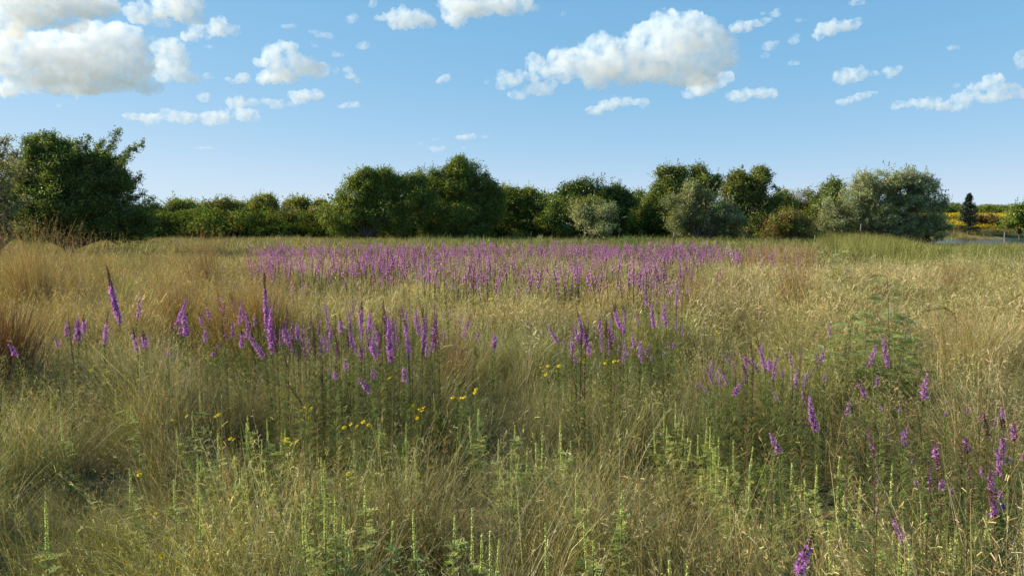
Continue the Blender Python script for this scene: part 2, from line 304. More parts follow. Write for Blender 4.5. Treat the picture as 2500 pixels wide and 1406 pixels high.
def panicle(r, P, C, mb, per=9, ln=.05, w=.0009, frac=.45, m=0, col_=None, drop=.4):
    """fine seed branches along the last part of each stem"""
    n, k, _ = P.shape
    s = r.uniform(1-frac, 1.0, (n, per)); f = s*(k-1); i = np.minimum(f.astype(int), k-2); fr = (f-i)[..., None]
    ii = np.arange(n)[:, None]
    A = P[ii, i]*(1-fr)+P[ii, i+1]*fr; D = norm(P[ii, i+1]-P[ii, i])
    rd = norm(r.normal(0, 1, (n, per, 3))); d = norm(D*.8+rd*.75); L_ = (ln*r.uniform(.4, 1.2, (n, per))*(1.25-s*.6))[..., None]
    B = A+d*L_*.6; E = B+(d*.8+np.array([0, 0, -drop]))*L_*.5
    PP = np.stack([A, B, E], 2).reshape(-1, 3, 3); Wd = np.tile(np.array([w, w*1.3, w*1.6]), (len(PP), 1))
    side = norm(r.normal(0, 1, (len(PP), 3)))
    cc = (C[ii, i] if col_ is None else np.broadcast_to(np.array(col_), (n, per, 3))).reshape(-1, 3)*r.uniform(.8, 1.3, (n*per, 1))
    ribbons(PP, Wd, side, cc, mb, m)
def instmat(name, **k):
    m = leafmat(name, **k); N = m.node_tree.nodes; K = m.node_tree.links.new
    a = N.new('ShaderNodeAttribute'); a.attribute_type = 'INSTANCER'; a.attribute_name = 'itint'
    vm = [n for n in N if n.bl_idname == 'ShaderNodeVectorMath' and n.operation == 'SCALE'][0]; src = vm.inputs[0].links[0].from_socket
    mu = N.new('ShaderNodeVectorMath'); mu.operation = 'MULTIPLY'; K(src, mu.inputs[0]); K(a.outputs['Vector'], mu.inputs[1]); K(mu.outputs[0], vm.inputs[0])
    return m
def scatter(name, label, pts, yaw, tilt, scl, idx, itint, meshes, kind='stuff', cat=None):
    """one stuff object: points that carry whole tufts"""
    c = bpy.data.collections.new(name+'_tufts')
    for i, me in enumerate(meshes):
        o = bpy.data.objects.new('tuft_%02d' % i, me); c.objects.link(o)
    n = len(pts); me = bpy.data.meshes.new(name); me.vertices.add(n); me.vertices.foreach_set('co', pts.astype(np.float32).reshape(-1))
    rot = np.stack([tilt[:, 0], tilt[:, 1], yaw], 1)
    for nm, ty, arr in (('rot', 'FLOAT_VECTOR', rot), ('itint', 'FLOAT_VECTOR', itint)):
        a = me.attributes.new(nm, ty, 'POINT'); a.data.foreach_set('vector', arr.astype(np.float32).reshape(-1))
    a = me.attributes.new('scl', 'FLOAT', 'POINT'); a.data.foreach_set('value', scl.astype(np.float32))
    a = me.attributes.new('pick', 'INT', 'POINT'); a.data.foreach_set('value', idx.astype(np.int32))
    o = mesh_obj(name, me); tag(o, label, cat or 'grass', kind=kind)
    ng = bpy.data.node_groups.new(name, 'GeometryNodeTree'); ng.interface.new_socket('Geometry', in_out='INPUT', socket_type='NodeSocketGeometry'); ng.interface.new_socket('Geometry', in_out='OUTPUT', socket_type='NodeSocketGeometry')
    N = ng.nodes; K = ng.links.new
    gi = N.new('NodeGroupInput'); go = N.new('NodeGroupOutput'); m2p = N.new('GeometryNodeMeshToPoints'); K(gi.outputs[0], m2p.inputs[0])
    ci = N.new('GeometryNodeCollectionInfo'); ci.inputs['Collection'].default_value = c; ci.inputs['Separate Children'].default_value = True; ci.inputs['Reset Children'].default_value = True
    ip = N.new('GeometryNodeInstanceOnPoints'); ip.inputs['Pick Instance'].default_value = True
    K(m2p.outputs[0], ip.inputs['Points']); K(ci.outputs[0], ip.inputs['Instance'])
    def na(nm, ty):
        q = N.new('GeometryNodeInputNamedAttribute'); q.data_type = ty; q.inputs[0].default_value = nm; return q.outputs[0]
    K(na('rot', 'FLOAT_VECTOR'), ip.inputs['Rotation']); K(na('scl', 'FLOAT'), ip.inputs['Scale']); K(na('pick', 'INT'), ip.inputs['Instance Index'])
    K(ip.outputs[0], go.inputs[0])
    md = o.modifiers.new('scatter', 'NODES'); md.node_group = ng
    return o
def field(r, y0, y1, dens, wid=.74, mar=2.6, xlim=None):
    """random points in the wedge of meadow between two distances"""
    A = (y1-y0)*(wid*(y0+y1)+2*mar); n = int(A*dens)
    y = y0+(y1-y0)*r.uniform(0, 1, int(n*2.2)); x = r.uniform(-1, 1, len(y))*(wid*y1+mar)
    k = np.abs(x) < wid*y+mar
    if xlim is not None: k &= xlim(x, y)
    return x[k][:n], y[k][:n]
GM = instmat('meadow_grass', trans=.32, gloss=.03, sat_noise=.18, scale=.9)
tufA = []
for i in range(9):
    r = rs(100+i); mb = MB(); dr = (1.05, .1)
    pal = [STRAW, PALE, TAN, OLIVE, GREEN, GREY]; pw = [5, 2.2, 3, 3, 1.5, 1.2]
    if i % 3 == 1: pw = [2.5, .8, 2, 5, 4, .5]
    if i % 3 == 2: pw = [6, 4, 3, 1, .3, 2]
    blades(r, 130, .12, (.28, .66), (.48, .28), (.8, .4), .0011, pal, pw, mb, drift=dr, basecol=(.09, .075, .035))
    blades(r, 30, .15, (.10, .3), (.8, .4), (1.2, .5), .0013, [TAN, GREY, OLIVE], [3, 2, 1], mb, drift=(.2, 0))
    blades(r, 9, .12, (.25, .55), (.45, .25), (.7, .35), .0026, [GREEN, OLIVE, STRAW, TAN], [3, 2, 2, 1], mb, drift=dr)
    blades(r, 5, .12, (.3, .6), (.9, .4), (.3, .3), .0016, [PALE, GREY], [2, 1], mb, seg=3, drift=dr)
    P, C = blades(r, 16, .09, (.4, .7), (.25, .15), (.6, .3), .0007, [PALE, STRAW, TAN], [2, 3, 1], mb, seg=5, drift=dr)
    panicle(r, P, C, mb, per=12, ln=.026, w=.0006, frac=.32, drop=.1)
    tufA.append(mb.mesh('grass_tuft', GM))
tufB = []
for i in range(6):
    r = rs(200+i); mb = MB(); pw = [5, 2.5, 3, 3, 1.5, 1] if i % 2 else [4, 1, 3, 4, 3, 1]
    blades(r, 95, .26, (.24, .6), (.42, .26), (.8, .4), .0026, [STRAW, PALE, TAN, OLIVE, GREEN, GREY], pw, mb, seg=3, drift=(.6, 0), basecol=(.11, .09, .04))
    P, C = blades(r, 22, .3, (.4, .68), (.25, .15), (.9, .4), .0016, [PALE, STRAW, TAN], [2, 3, 1], mb, seg=3, drift=(.6, 0))
    panicle(r, P, C, mb, per=6, ln=.07, w=.0014, drop=.1)
    tufB.append(mb.mesh('grass_tuft', GM))
tufC = []
for i in range(5):
    r = rs(300+i); mb = MB(); pw = [5, 2, 3, 3, 1.5, 1] if i % 2 else [4, 1, 3, 4, 3, 1]
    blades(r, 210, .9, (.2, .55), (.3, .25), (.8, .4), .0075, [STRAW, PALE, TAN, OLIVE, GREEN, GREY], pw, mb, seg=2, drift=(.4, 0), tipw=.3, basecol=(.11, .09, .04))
    tufC.append(mb.mesh('grass_tuft', GM))
def tints(x, y, r):
    """broad natural colour zones of the meadow (species patches)"""
    n = len(x); g = sst(.46, .66, fbm(x, y, .33, 71)); b = sst(.5, .7, fbm(x, y, .55, 83)); fine = r.uniform(.72, 1.32, n)*(.8+.45*fbm(x, y, .9, 77))
    farg = sst(34, 52, y)*sst(-22, 2, x)             # greener strip before the trees on the right
    farg = np.maximum(farg, sst(20, 30, y)*sst(.38, .44, x/np.maximum(y, 1))*.9)
    left = sst(-.15, -.75, x/(y+.5))*sst(14, 4, y)   # darker olive growth in the left foreground
    g = np.clip(g*.42+farg*.75+left*.3, 0, 1)
    T = np.ones((n, 3)); T = T*(1-g[:, None])+np.array([.66, .88, .55])*g[:, None]
    T = T*(1-.5*b[:, None])+T*np.array([1.0, .88, .74])*.5*b[:, None]
    return T*fine[:, None]
PITS = [(1655,1225,.34),(650,1255,.26),(540,1285,.2),(850,1240,.2),(1840,1090,.22),(720,1300,.16),(2070,1060,.16),(1230,1290,.2),(1180,1000,.22),(420,1230,.2),(960,1050,.18),(90,1300,.2),(1380,1180,.16),(1660,890,.4),(2240,880,.3),(760,730,.6),(60,835,.5)]
def put(name, label, seed, y0, y1, dens, meshes, s0, s1, xlim=None, tscale=1.0, hmap=True):
    r = rs(seed); x, y = field(r, y0, y1, dens, xlim=xlim)
    z = H(x, y)-.015; n = len(x)
    ang = (fbm(x, y, .32, 55)-.5)*6.5+2.6+r.normal(0, .5, n)
    sc_ = r.uniform(s0, s1, n)
    if hmap: sc_ *= .34+1.14*sst(.24, .74, fbm(x, y, 1.15, 61))
    k = np.ones(n, bool)
    if y0 < 5:                                 # thin spots where old thatch and soil show
        gap = fbm(x, y, 1.3, 67, 2); sc_ *= .38+.62*sst(.22, .38, gap)
    for px_, py_, rd_ in PITS:                   # hollows between the tussocks: grass shortened for deeper shadow pockets
        c_ = at(px_, py_, 1.0)-Vector((0, 0, HC)); q_ = c_*((HC-.18)/-c_.z); dd = np.hypot(x-q_.x, (y-q_.y)*.8); sc_ *= 1-.72*sst(rd_*1.6, rd_*.75, dd)
    d_ = (x-95)/66; e_ = (y-112)/42; k &= ~((d_*d_+e_*e_) < .93)
    x, y, z, ang, sc_ = x[k], y[k], z[k], ang[k], sc_[k]; n = len(x)
    T = tints(x, y, r)*tscale
    return scatter(name, label, np.stack([x, y, z], 1), ang, r.normal(0, .10, (n, 2)), sc_, r.randint(0, len(meshes), n), T, meshes)
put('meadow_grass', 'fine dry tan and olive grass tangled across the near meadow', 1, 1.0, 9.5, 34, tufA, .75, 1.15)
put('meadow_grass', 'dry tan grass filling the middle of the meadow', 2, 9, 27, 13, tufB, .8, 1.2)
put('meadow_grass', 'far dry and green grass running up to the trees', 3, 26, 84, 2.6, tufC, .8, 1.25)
print('grass', time.time()-T0)
# ---------------------------------------------------------------- trees
LM = leafmat('tree_leaves', trans=.4, gloss=.03, rough=.45, sat_noise=.12, scale=.6, tcol=(1.2, 1.25, .5))
LMw = leafmat('fine_sage_leaves', trans=.38, gloss=.02, rough=.5, sat_noise=.1, scale=.6)
BK = barkmat('bark'); BKp = barkmat('pale_dead_bark', (.24, .21, .17))
DK = (.095, .14, .034); MD = (.19, .24, .05); YG = (.31, .31, .04); OL = (.17, .155, .042); SG = (.36, .39, .22); RU = (.22, .135, .05); BG = (.14, .22, .04)
def leafquads(r, C0, size, cols, mb, asp=.55, up=.3):
    n = len(C0); a = norm(r.normal(0, 1, (n, 3))); nrm = norm(r.normal(0, 1, (n, 3))+np.array([0, 0, up])); b = norm(np.cross(nrm, a)); a = norm(np.cross(b, nrm))
    s = size*r.uniform(.6, 1.35, (n, 1)); V = np.stack([C0-a*s*.5, C0-b*s*asp*.5, C0+a*s*.5, C0+b*s*asp*.5], 1).reshape(-1, 3)
    i = np.arange(n)*4; mb.add(V, np.stack([i, i+1, i+2, i+3], 1), np.repeat(cols, 4, 0))
def foliage(r, ctrs, per, spread, size, pal, pw, mb, vary=.38, asp=.55, flat=.8):
    m = len(ctrs); pal = np.array(pal); ci = r.choice(len(pal), m, p=np.array(pw)/sum(pw)); cc = pal[ci]*r.uniform(1-vary, 1+vary, (m, 1))
    P = ctrs[:, None]+norm(r.normal(0, 1, (m, per, 3)))*r.uniform(0, 1, (m, per, 1))**.5*1.75*spread*r.uniform(.5, 1.25, (m, 1, 1))*np.array([1, 1, flat])
    cols = np.repeat(cc[:, None], per, 1)*r.uniform(.8, 1.2, (m, per, 1))
    leafquads(r, P.reshape(-1, 3), size, np.clip(cols.reshape(-1, 3), .01, .8), mb, asp)
def lump(r, c, rad, n, inner=.45):
    d = norm(r.normal(0, 1, (n, 3))); d[:, 2] = np.where(d[:, 2] < -.85, -d[:, 2], d[:, 2])
    rr = inner+(1.06-inner)*r.uniform(0, 1, (n, 1))**.55
    return c+d*rr*rad, d
def tree(name, label, cat, d, bx, lobes, pal, pw, seed, leaf=.13, dens=1.0, arms=(), style='broad', stems=1, bark=None, group=None, loose=1.0, trunk_w=.16, dscale=.8, spray=1.0, per=None):
    r = rs(seed); k = d/F; base = at(bx, 585, d); bz = hz(base.x, d); B = np.array([base.x, d, bz])
    o = empty(name, (B[0], B[1], B[2])); tag(o, label, cat, group)
    cm = MB(); tm = MB(); per = per or (34 if style != 'sage' else 40)
    sp = (.36 if style != 'sage' else .3)*(d/68)**.5*loose; lf = leaf*(d/68)*(1.35 if style == 'sage' else 1)
    allc = []
    L2 = []
    for (px, py, rx, ry) in lobes:             # break every lobe into a few uneven ones with peaks of their own
        L2.append((px+r.uniform(-.1, .1)*rx, py+.06*ry, rx*.96, ry*.86))
        for q in range(4 if rx > 24 else 1):
            a = r.uniform(.1, .9)*PI; f_ = r.uniform(.2, .55); L2.append((px+math.cos(a)*rx*.85, py-math.sin(a)*ry*.8, rx*f_, ry*f_*r.uniform(.8, 1.6)))
    for (px, py, rx, ry) in L2:
        c = np.array(at(px, py, d+r.uniform(-.5, .5)*rx*k*.6))-B; rad = np.array([rx*k, rx*k*dscale, ry*k])
        n = max(6, int(rx*ry*3.1*1.6*dens/per)); 
        # knobbly crown: smaller lobes ride on the big one, clumps ride on those
        ns = max(5, int((rx+ry)/9)); SC, SD = lump(r, c, rad*.82, ns, .5); pick = r.randint(0, ns, n); sr = r.uniform(.34, .66, ns)
        dd_ = norm(r.normal(0, 1, (n, 3))); P = SC[pick]+dd_*rad*sr[pick][:, None]*(.35+.75*r.uniform(0, 1, (n, 1))**.6)
        P[:, 2] = np.maximum(P[:, 2], .1+.3*r.uniform(0, 1, n)); 
        W_ = (P+B)/(1.15*(d/68)**.5); g3 = np.array([noise.noise(Vector(w_)) for w_ in W_]); P = P[g3 > (-.22 if style != 'sage' else -.12)]; allc.append((c, P))   # airy holes and dark pockets
        if len(P) < 2: allc.pop(); continue
        foliage(r, P, per, sp, lf, pal, pw, cm, asp=.3 if style == 'sage' else .6)
        # sprays poking out of the outline
        m = int((rx+ry)*.24*spray)
        Q, D = lump(r, c, rad, m, .9); D = norm(D+np.array([0, 0, .55])+r.normal(0, .25, (m, 3))); ln = r.uniform(.3, .9, (m, 1))*(d/68)**.6
        t = r.uniform(0, 1, (m, 16, 1)); S = Q[:, None]+D[:, None]*ln[:, None]*t+r.normal(0, 1, (m, 16, 3))*sp*.32*(1.1-t)
        cs = np.array(pal)[r.choice(len(pal), m, p=np.array(pw)/sum(pw))][:, None]*r.uniform(.85, 1.3, (m, 16, 1))
        leafquads(r, S.reshape(-1, 3), lf*.9, cs.reshape(-1, 3), cm)
        for q in range(m):
            if q % 3 == 0: tube(np.stack([Q[q]-D[q]*.2, Q[q]+D[q]*ln[q]*.5, Q[q]+D[q]*ln[q]]), [.014*d/68, .008*d/68, .003], tm, (1, 1, 1), sides=3)
    # trunk, limbs and twigs
    hmin = min(c[2] for c, _ in allc)
    for s in range(min(stems, len(allc))):
        off = np.array([r.uniform(-.5, .5)*(stems > 1), r.uniform(-.4, .4)*(stems > 1), 0]); fork = np.array([r.uniform(-.3, .3), r.uniform(-.2, .2), max(.4, hmin*.45)])+off*1.6
        tw = trunk_w*(1 if stems == 1 else .65)
        tube(np.stack([off*0+[0, 0, -.2], off*.7+fork*[.4, .4, .5], fork]), [tw*1.35, tw, tw*.85], tm, (1, 1, 1), sides=7)
        for li, (c, P) in enumerate(allc):
            if stems > 1 and li % stems != s: continue
            mid = fork*.5+c*.5+r.normal(0, .25, 3)
            tube(np.stack([fork, mid, mid*.25+c*.75, c]), [tw*.6, tw*.4, tw*.2, tw*.08], tm, (1, 1, 1), sides=5)
            for q in r.choice(len(P), min(len(P), 14), replace=False):
                a = mid*.3+c*.7+r.normal(0, .15, 3); tube(np.stack([a, a*.45+P[q]*.55+r.normal(0, .12, 3), P[q]]), [tw*.2, tw*.12, .012], tm, (1, 1, 1), sides=3)
    for (x0, y0, x1, y1, w_) in arms:
        a = np.array(at(x0, y0, d+r.uniform(-1.2, .6)))-B; b = np.array(at(x1, y1, d+r.uniform(-1.6, .8)))-B; n = max(8, int(np.hypot(x1-x0, y1-y0)/5))
        s = np.linspace(0, 1, n)[:, None]; sag = np.array([0, 0, 1.0])*(s*(1-s))*r.uniform(-.25, .7); line = a*(1-s)+b*s+sag+r.normal(0, .05, (n, 3))
        tube(line, np.linspace(.022, .006, n), tm, (1, 1, 1), sides=4)
        # side twigs carrying leaves
        for q in range(1, n):
            for z in range(3):
                dd = norm(norm(b-a)+r.normal(0, .8, 3)); l = w_*k*r.uniform(.4, 1.2); tube(np.stack([line[q], line[q]+dd*l*.5+[0, 0, .03], line[q]+dd*l]), [.012, .009, .004], tm, (1, 1, 1), sides=3)
                tt = r.uniform(.1, 1, (18, 1)); L0 = line[q]+dd*l*tt+r.normal(0, .06, (18, 3)); cs = np.array(pal)[r.choice(len(pal), 18, p=np.array(pw)/sum(pw))]*r.uniform(.8, 1.3, (18, 1))
                leafquads(r, L0, lf*.95, cs, cm)
    mat = LMw if style == 'sage' else LM
    mesh_obj('crown', cm.mesh('crown', mat), o); mesh_obj('trunk', tm.mesh('trunk', bark or BK, True), o)
    return o
T_ = tree
T_('mesquite_tree', 'pale feathery mesquite cut by the left edge, thin airy leaves against the sky', 'tree', 30, -25, [(-30,470,45,50),(-20,540,50,40)], [SG, OL, (.2,.2,.08)], [2,1,2], 11, leaf=.11, dens=.5, style='sage', arms=[(-40,500,15,350,26),(-30,480,40,375,24),(-20,520,60,425,22),(-30,440,5,345,22),(-10,480,50,400,18),(-60,470,-20,350,22),(0,470,30,390,16),(-10,540,70,480,18)])
T_('oak_tree', 'big dark spreading tree at the left with branch tips reaching over the low thicket', 'tree', 36, 170,
   [(115,420,58,60),(75,470,60,60),(185,430,70,55),(140,500,100,70),(235,470,70,60),(260,530,75,50),(60,550,60,40),(160,555,90,40),(310,560,50,32),(240,410,40,30),(115,370,35,28),(20,500,30,40)], [DK, MD, (.075,.10,.02), OL], [5,4,2,1], 12, leaf=.16, dens=1.35, trunk_w=.3,
   arms=[(230,420,288,322,18),(235,430,342,352,20),(250,450,312,375,18),(260,460,300,395,16),(280,480,345,430,16),(290,505,350,478,16),(300,520,370,490,16),(280,545,385,505,14),(115,390,60,345,16),(120,380,105,328,14),(150,400,135,345,14),(90,430,30,380,18),(180,400,195,345,14),(200,400,218,340,14),(215,410,250,345,16),(60,460,5,405,18),(130,380,128,330,12)])
low = 'low thicket between the dark left tree and the first tall trees'
thk = [('olive bush at the left end of the low thicket, beside the dark tree',(400,84,[(395,550,48,36),(430,520,32,28),(372,530,25,30)],[OL,MD,DK],[3,3,2])),
 ('wispy topped small tree standing above the left part of the thicket',(445,88,[(440,505,26,14),(455,530,35,30)],[OL,SG,MD],[2,2,2])),
 ('dull green bush in the thicket with one lime yellow shoot at its foot',(480,80,[(475,555,48,32),(405,572,14,7)],[MD,DK,OL],[3,3,1])),
 ('flat topped olive tree in the left centre of the thicket',(510,90,[(500,515,34,18),(535,505,32,14),(520,540,50,34)],[OL,MD,YG],[4,2,1])),
 ('brownish rounded bush in front of the thicket middle',(530,76,[(525,560,56,30),(500,545,30,22)],[RU,OL,(.12,.09,.04)],[2,4,2])),
 ('greyish feathery small tree behind the thicket middle',(580,92,[(560,510,34,16),(598,512,26,14),(580,540,40,34)],[SG,OL,MD],[2,3,1])),
 ('bright lime green bush low in the thicket right of the brownish one',(600,75,[(592,560,30,26),(618,572,20,14)],[YG,BG,OL],[4,2,1])),
 ('yellow topped tree that rises a little above the thicket, left of its right end',(650,84,[(648,495,24,16),(640,525,36,34),(668,545,34,38)],[YG,OL,MD],[4,3,2])),
 ('dark olive bush under the yellow topped tree',(690,77,[(685,560,42,28),(712,545,30,32)],[OL,DK,RU],[4,2,1])),
 ('yellowish rounded tree at the right end of the thicket',(742,86,[(738,510,38,20),(765,520,30,24),(750,545,44,34)],[YG,OL,MD],[4,4,1])),
 ('rusty olive bush between the thicket and the first tall dark tree',(790,78,[(782,555,36,34),(800,530,22,24)],[OL,RU,YG],[3,2,1]))]
for i, (lb, (bx, d, lobes, pal, pw)) in enumerate(thk):
    T_('thicket_shrub', lb, 'shrub', d, bx, lobes, pal, pw, 30+i, stems=3, trunk_w=.1, group=low, dens=1.1)
T_('elm_tree', 'broad dark green tree, first of the tall ones right of the low thicket', 'tree', 68, 900, [(868,470,52,42),(920,445,36,26),(955,458,40,34),(850,535,44,48),(905,520,60,60),(965,520,50,60),(1000,480,34,42),(828,565,22,18),(1015,450,22,22),(1030,500,30,60),(800,520,18,26)], [DK,MD,YG], [5,5,2], 51, dens=1.3)
T_('elm_tree', 'tallest tree of the line, with a two humped top, in the centre left', 'tree', 70, 1115, [(1100,412,24,26),(1140,425,40,34),(1095,460,52,40),(1155,480,46,44),(1060,500,36,48),(1120,540,66,48),(1180,540,32,44),(1070,560,40,28),(1165,450,34,30),(1195,520,30,50)], [DK,MD,YG], [5,4,2], 52, dens=1.35)
T_('young_elm', 'lower rounded tree with yellow tinged top just right of the tallest tree', 'tree', 74, 1250, [(1238,485,30,22),(1222,510,32,32),(1285,490,38,24),(1255,530,55,50),(1310,525,40,46),(1208,550,30,34),(1345,520,26,36)], [YG,DK,MD], [3,4,3], 53, dens=1.25)
T_('oak_tree', 'very dark dense rounded tree right of the middle gap, smooth domed top', 'tree', 71, 1440, [(1405,480,40,26),(1445,468,44,22),(1490,490,34,26),(1440,520,72,50),(1515,515,30,40),(1375,530,34,46),(1400,560,60,28),(1480,560,50,28)], [DK,(.035,.07,.015),MD], [5,3,2], 54, dens=1.45, spray=.7)
T_('brush_shrub', 'dark shaded brush filling the gap under the yellow tinged tree', 'shrub', 73, 1330, [(1330,560,50,28),(1270,565,50,22),(1345,535,30,30)], [DK,MD], [3,1], 55, dens=1.3, stems=3, trunk_w=.1)
T_('mesquite_shrub', 'pale sage green rounded shrub standing in front of the very dark tree', 'shrub', 60, 1455, [(1470,540,40,30),(1435,545,34,34),(1460,565,44,20),(1415,530,18,16)], [SG,(.19,.23,.09),OL], [4,2,1], 56, leaf=.11, style='sage', stems=3, trunk_w=.1, dens=1.2)
T_('olive_shrub', 'olive tinted shrub peeping over the pale sage shrub', 'shrub', 64, 1425, [(1428,505,30,22),(1415,520,24,26)], [OL,MD], [3,2], 57, stems=2, trunk_w=.08)
T_('young_elm', 'small dark tree in the dip right of the very dark domed tree', 'tree', 76, 1555, [(1548,510,22,22),(1580,520,36,40),(1540,545,34,38)], [DK,MD,OL], [4,3,1], 58, dens=1.2)
T_('elm_tree', 'tall ragged green tree with a leaning left top, right of centre', 'tree', 72, 1650, [(1622,438,30,24),(1655,435,36,26),(1700,450,44,30),(1632,485,38,40),(1680,500,60,50),(1730,462,36,30),(1605,540,40,42),(1650,550,60,36)], [MD,DK,OL,YG], [4,4,2,1], 59, dens=1.25, spray=1.4)
T_('mesquite_tree', 'wide sage green tree in front of the ragged tall one, drooping fine foliage', 'tree', 63, 1715, [(1700,500,46,40),(1660,530,40,46),(1735,520,55,50),(1700,560,60,24),(1775,545,40,40)], [SG,OL,(.16,.20,.08)], [4,2,3], 60, leaf=.11, style='sage', stems=3, dens=1.2)
T_('elm_tree', 'olive brown tree with spiky upright twigs on top, right of the ragged green tree', 'tree', 70, 1835, [(1835,440,40,22),(1800,465,36,34),(1860,465,32,32),(1830,510,60,48),(1875,520,34,34),(1810,556,56,30)], [OL,MD,DK,RU], [5,3,3,1], 61, dens=1.25, arms=[(1805,440,1798,418,8),(1815,440,1812,414,8),(1850,430,1858,412,8),(1880,455,1905,470,8),(1870,490,1915,488,10)])
T_('hackberry_tree', 'small yellow green tree squeezed between the olive brown tree and the bare twigs', 'tree', 78, 1915, [(1915,490,24,20),(1905,520,26,34),(1925,540,30,40)], [YG,BG,MD], [3,3,2], 62)
T_('olive_tree_shrub', 'rounded dull olive tree between the bare twigs and the wispy dark tree', 'tree', 80, 1975, [(1975,492,32,24),(1965,520,44,40),(1990,540,36,38)], [OL,MD,RU], [4,2,1], 63)
T_('bare_tree', 'leafless pale grey twiggy tree showing between two green crowns', 'tree', 79, 1943, [(1940,480,14,8)], [(.22,.19,.14)], [1], 64, leaf=.04, dens=.1, bark=BKp, arms=[(1942,530,1930,468,10),(1942,530,1948,465,10),(1944,525,1962,472,10),(1942,520,1922,482,8),(1945,520,1956,466,8)])
T_('acacia_tree', 'thin dark tree with a wispy upright top beside the big sage tree', 'tree', 74, 2028, [(2025,452,20,16),(2035,475,30,22),(2015,500,30,30),(2040,520,30,40),(2010,545,34,36)], [DK,MD,SG], [4,3,1], 65, loose=.9, dens=.85, spray=1.5)
T_('brush_shrub', 'low brown olive brush in front, between the two sage green trees', 'shrub', 60, 1930, [(1895,560,42,22),(1940,552,50,26),(1985,562,36,20)], [RU,OL,MD], [2,4,1], 66, stems=3, trunk_w=.08)
T_('mesquite_tree', 'largest sage green tree, broad and drooping, at the edge of the pond', 'tree', 66, 2165, [(2145,450,46,26),(2100,480,50,40),(2190,475,58,44),(2060,530,50,46),(2130,530,70,46),(2200,530,60,44),(2250,480,42,40),(2270,520,34,46),(2225,446,24,14),(2030,560,40,24),(2245,555,50,24),(2225,505,46,34),(2180,560,70,22),(2290,560,26,20)], [SG,(.20,.24,.11),OL], [6,3,1], 67, leaf=.11, style='sage', stems=4, trunk_w=.17, dens=1.2, spray=1.3, arms=[(2150,575,2215,500,12),(2140,580,2200,560,10),(2170,578,2230,545,10)])
# beyond the pond
T_('far_round_tree', 'small distant round tree left of the dark cedar', 'tree', 235, 2322, [(2322,515,15,9),(2318,524,14,8)], [(.07,.10,.04),MD], [2,1], 70, leaf=.13, dens=3)
T_('bare_brown_tree', 'small flat brown tree on the yellow slope right of the cedar', 'tree', 165, 2412, [(2412,538,26,10),(2400,546,16,8),(2430,545,14,6)], [RU,(.14,.09,.04)], [2,2], 71, leaf=.12, dens=1.6, loose=.8, stems=3)
T_('elm_tree', 'yellow green tree cut by the right photo edge beyond the pond', 'tree', 150, 2490, [(2490,520,26,22),(2472,540,24,18),(2510,535,30,30),(2530,510,26,24)], [BG,YG,MD], [3,2,3], 72, leaf=.13, dens=2, loose=.85)
def cedar():
    r = rs(77); d = 158; b = at(2363, 562, d); bz = hz(b.x, d); o = empty('cedar_tree', (b.x, d, bz)); tag(o, 'dark pointed cedar standing alone on the far bank of the pond', 'tree')
    cm = MB(); tm = MB(); Ht = 1.65+(552-476)/F*d-bz; tube([[0,0,-.3],[.05,0,Ht*.5],[0,0,Ht*.97]], [.2,.13,.03], tm, (1,1,1), sides=6)
    n = 230; t = r.uniform(.04, 1, n)**.85; az = r.uniform(0, 2*PI, n); rad = (1-t)**.8*2.7*r.uniform(.6, 1.15, n)+.15
    for i in range(n):
        z = t[i]*Ht; dr = np.array([math.cos(az[i]), math.sin(az[i]), 0]); s = r.uniform(.15, 1, (60, 1)); P = dr*rad[i]*s+np.array([0, 0, z])+np.array([0, 0, 1])*(s**1.5*.45-.1)*(rad[i]*.5)+r.normal(0, .13, (60, 3))
        leafquads(r, P, .22, np.array([.018, .034, .022])*r.uniform(.6, 1.5, (60, 1)), cm, .5)
        if i % 3 == 0: tube(np.stack([[0, 0, z-.1], dr*rad[i]*.5+[0, 0, z], dr*rad[i]*.95+[0, 0, z+rad[i]*.15]]), [.04, .03, .01], tm, (1, 1, 1), sides=3)
    mesh_obj('crown', cm.mesh('crown', LM), o); mesh_obj('trunk', tm.mesh('trunk', BK, True), o)
cedar()
# small plants in the green strip before the trees
def bush(name, label, px, d, w_, h_, pal, pw, seed, leaf=.07, style='broad', n=60, cat='shrub', group=None):
    r = rs(seed); b = at(px, 585, d); k = d/F; o = empty(name, (b.x, d, hz(b.x, d))); tag(o, label, cat, group); cm = MB(); tm = MB(); Wd = w_*k/2; Hh = h_*k
    P, D = lump(r, np.array([0, 0, Hh*.5]), np.array([Wd, Wd*.8, Hh*.5]), n, .3)
    foliage(r, P, 26, .1*Hh+.03, leaf, pal, pw, cm, asp=.35)
    for q in r.choice(len(P), 16, replace=False if len(P) >= 16 else True): tube(np.stack([[r.normal(0, .05), r.normal(0, .05), -.05], P[q]*[.4, .4, .55], P[q]]), [.016, .011, .004], tm, (1, 1, 1), sides=3)
    mesh_obj('foliage', cm.mesh('foliage', LMw), o); mesh_obj('stems', tm.mesh('stems', BK), o); return o
bush('mesquite_bush', 'fresh green low bush before the trees, left of the tall fence post', 1540, 44, 66, 46, [BG,(.12,.2,.06)], [2,2], 81)
bush('mesquite_bush', 'loose grey green bush in the tall grass right of the tall fence post', 1785, 33, 60, 50, [SG,BG], [2,1], 82, n=34)
bush('leafy_sapling', 'thin upright sapling in front of the dark brush, beside the dark fence post', 1317, 50, 16, 40, [BG,SG], [1,1], 83, n=22)
bush('leafy_sapling', 'dark little sapling right of the one beside the dark fence post', 1340, 52, 14, 26, [DK,SG], [2,1], 84, n=14)
bush('leafy_sapling', 'small yellow green sprout left of the dark fence post', 1251, 52, 14, 24, [YG,BG], [1,1], 85, n=14)
bush('leafy_sapling', 'grey green bush half sunk in reeds where the purple flowers end at right', 2010, 26, 90, 60, [SG,BG], [2,1], 86, n=46)
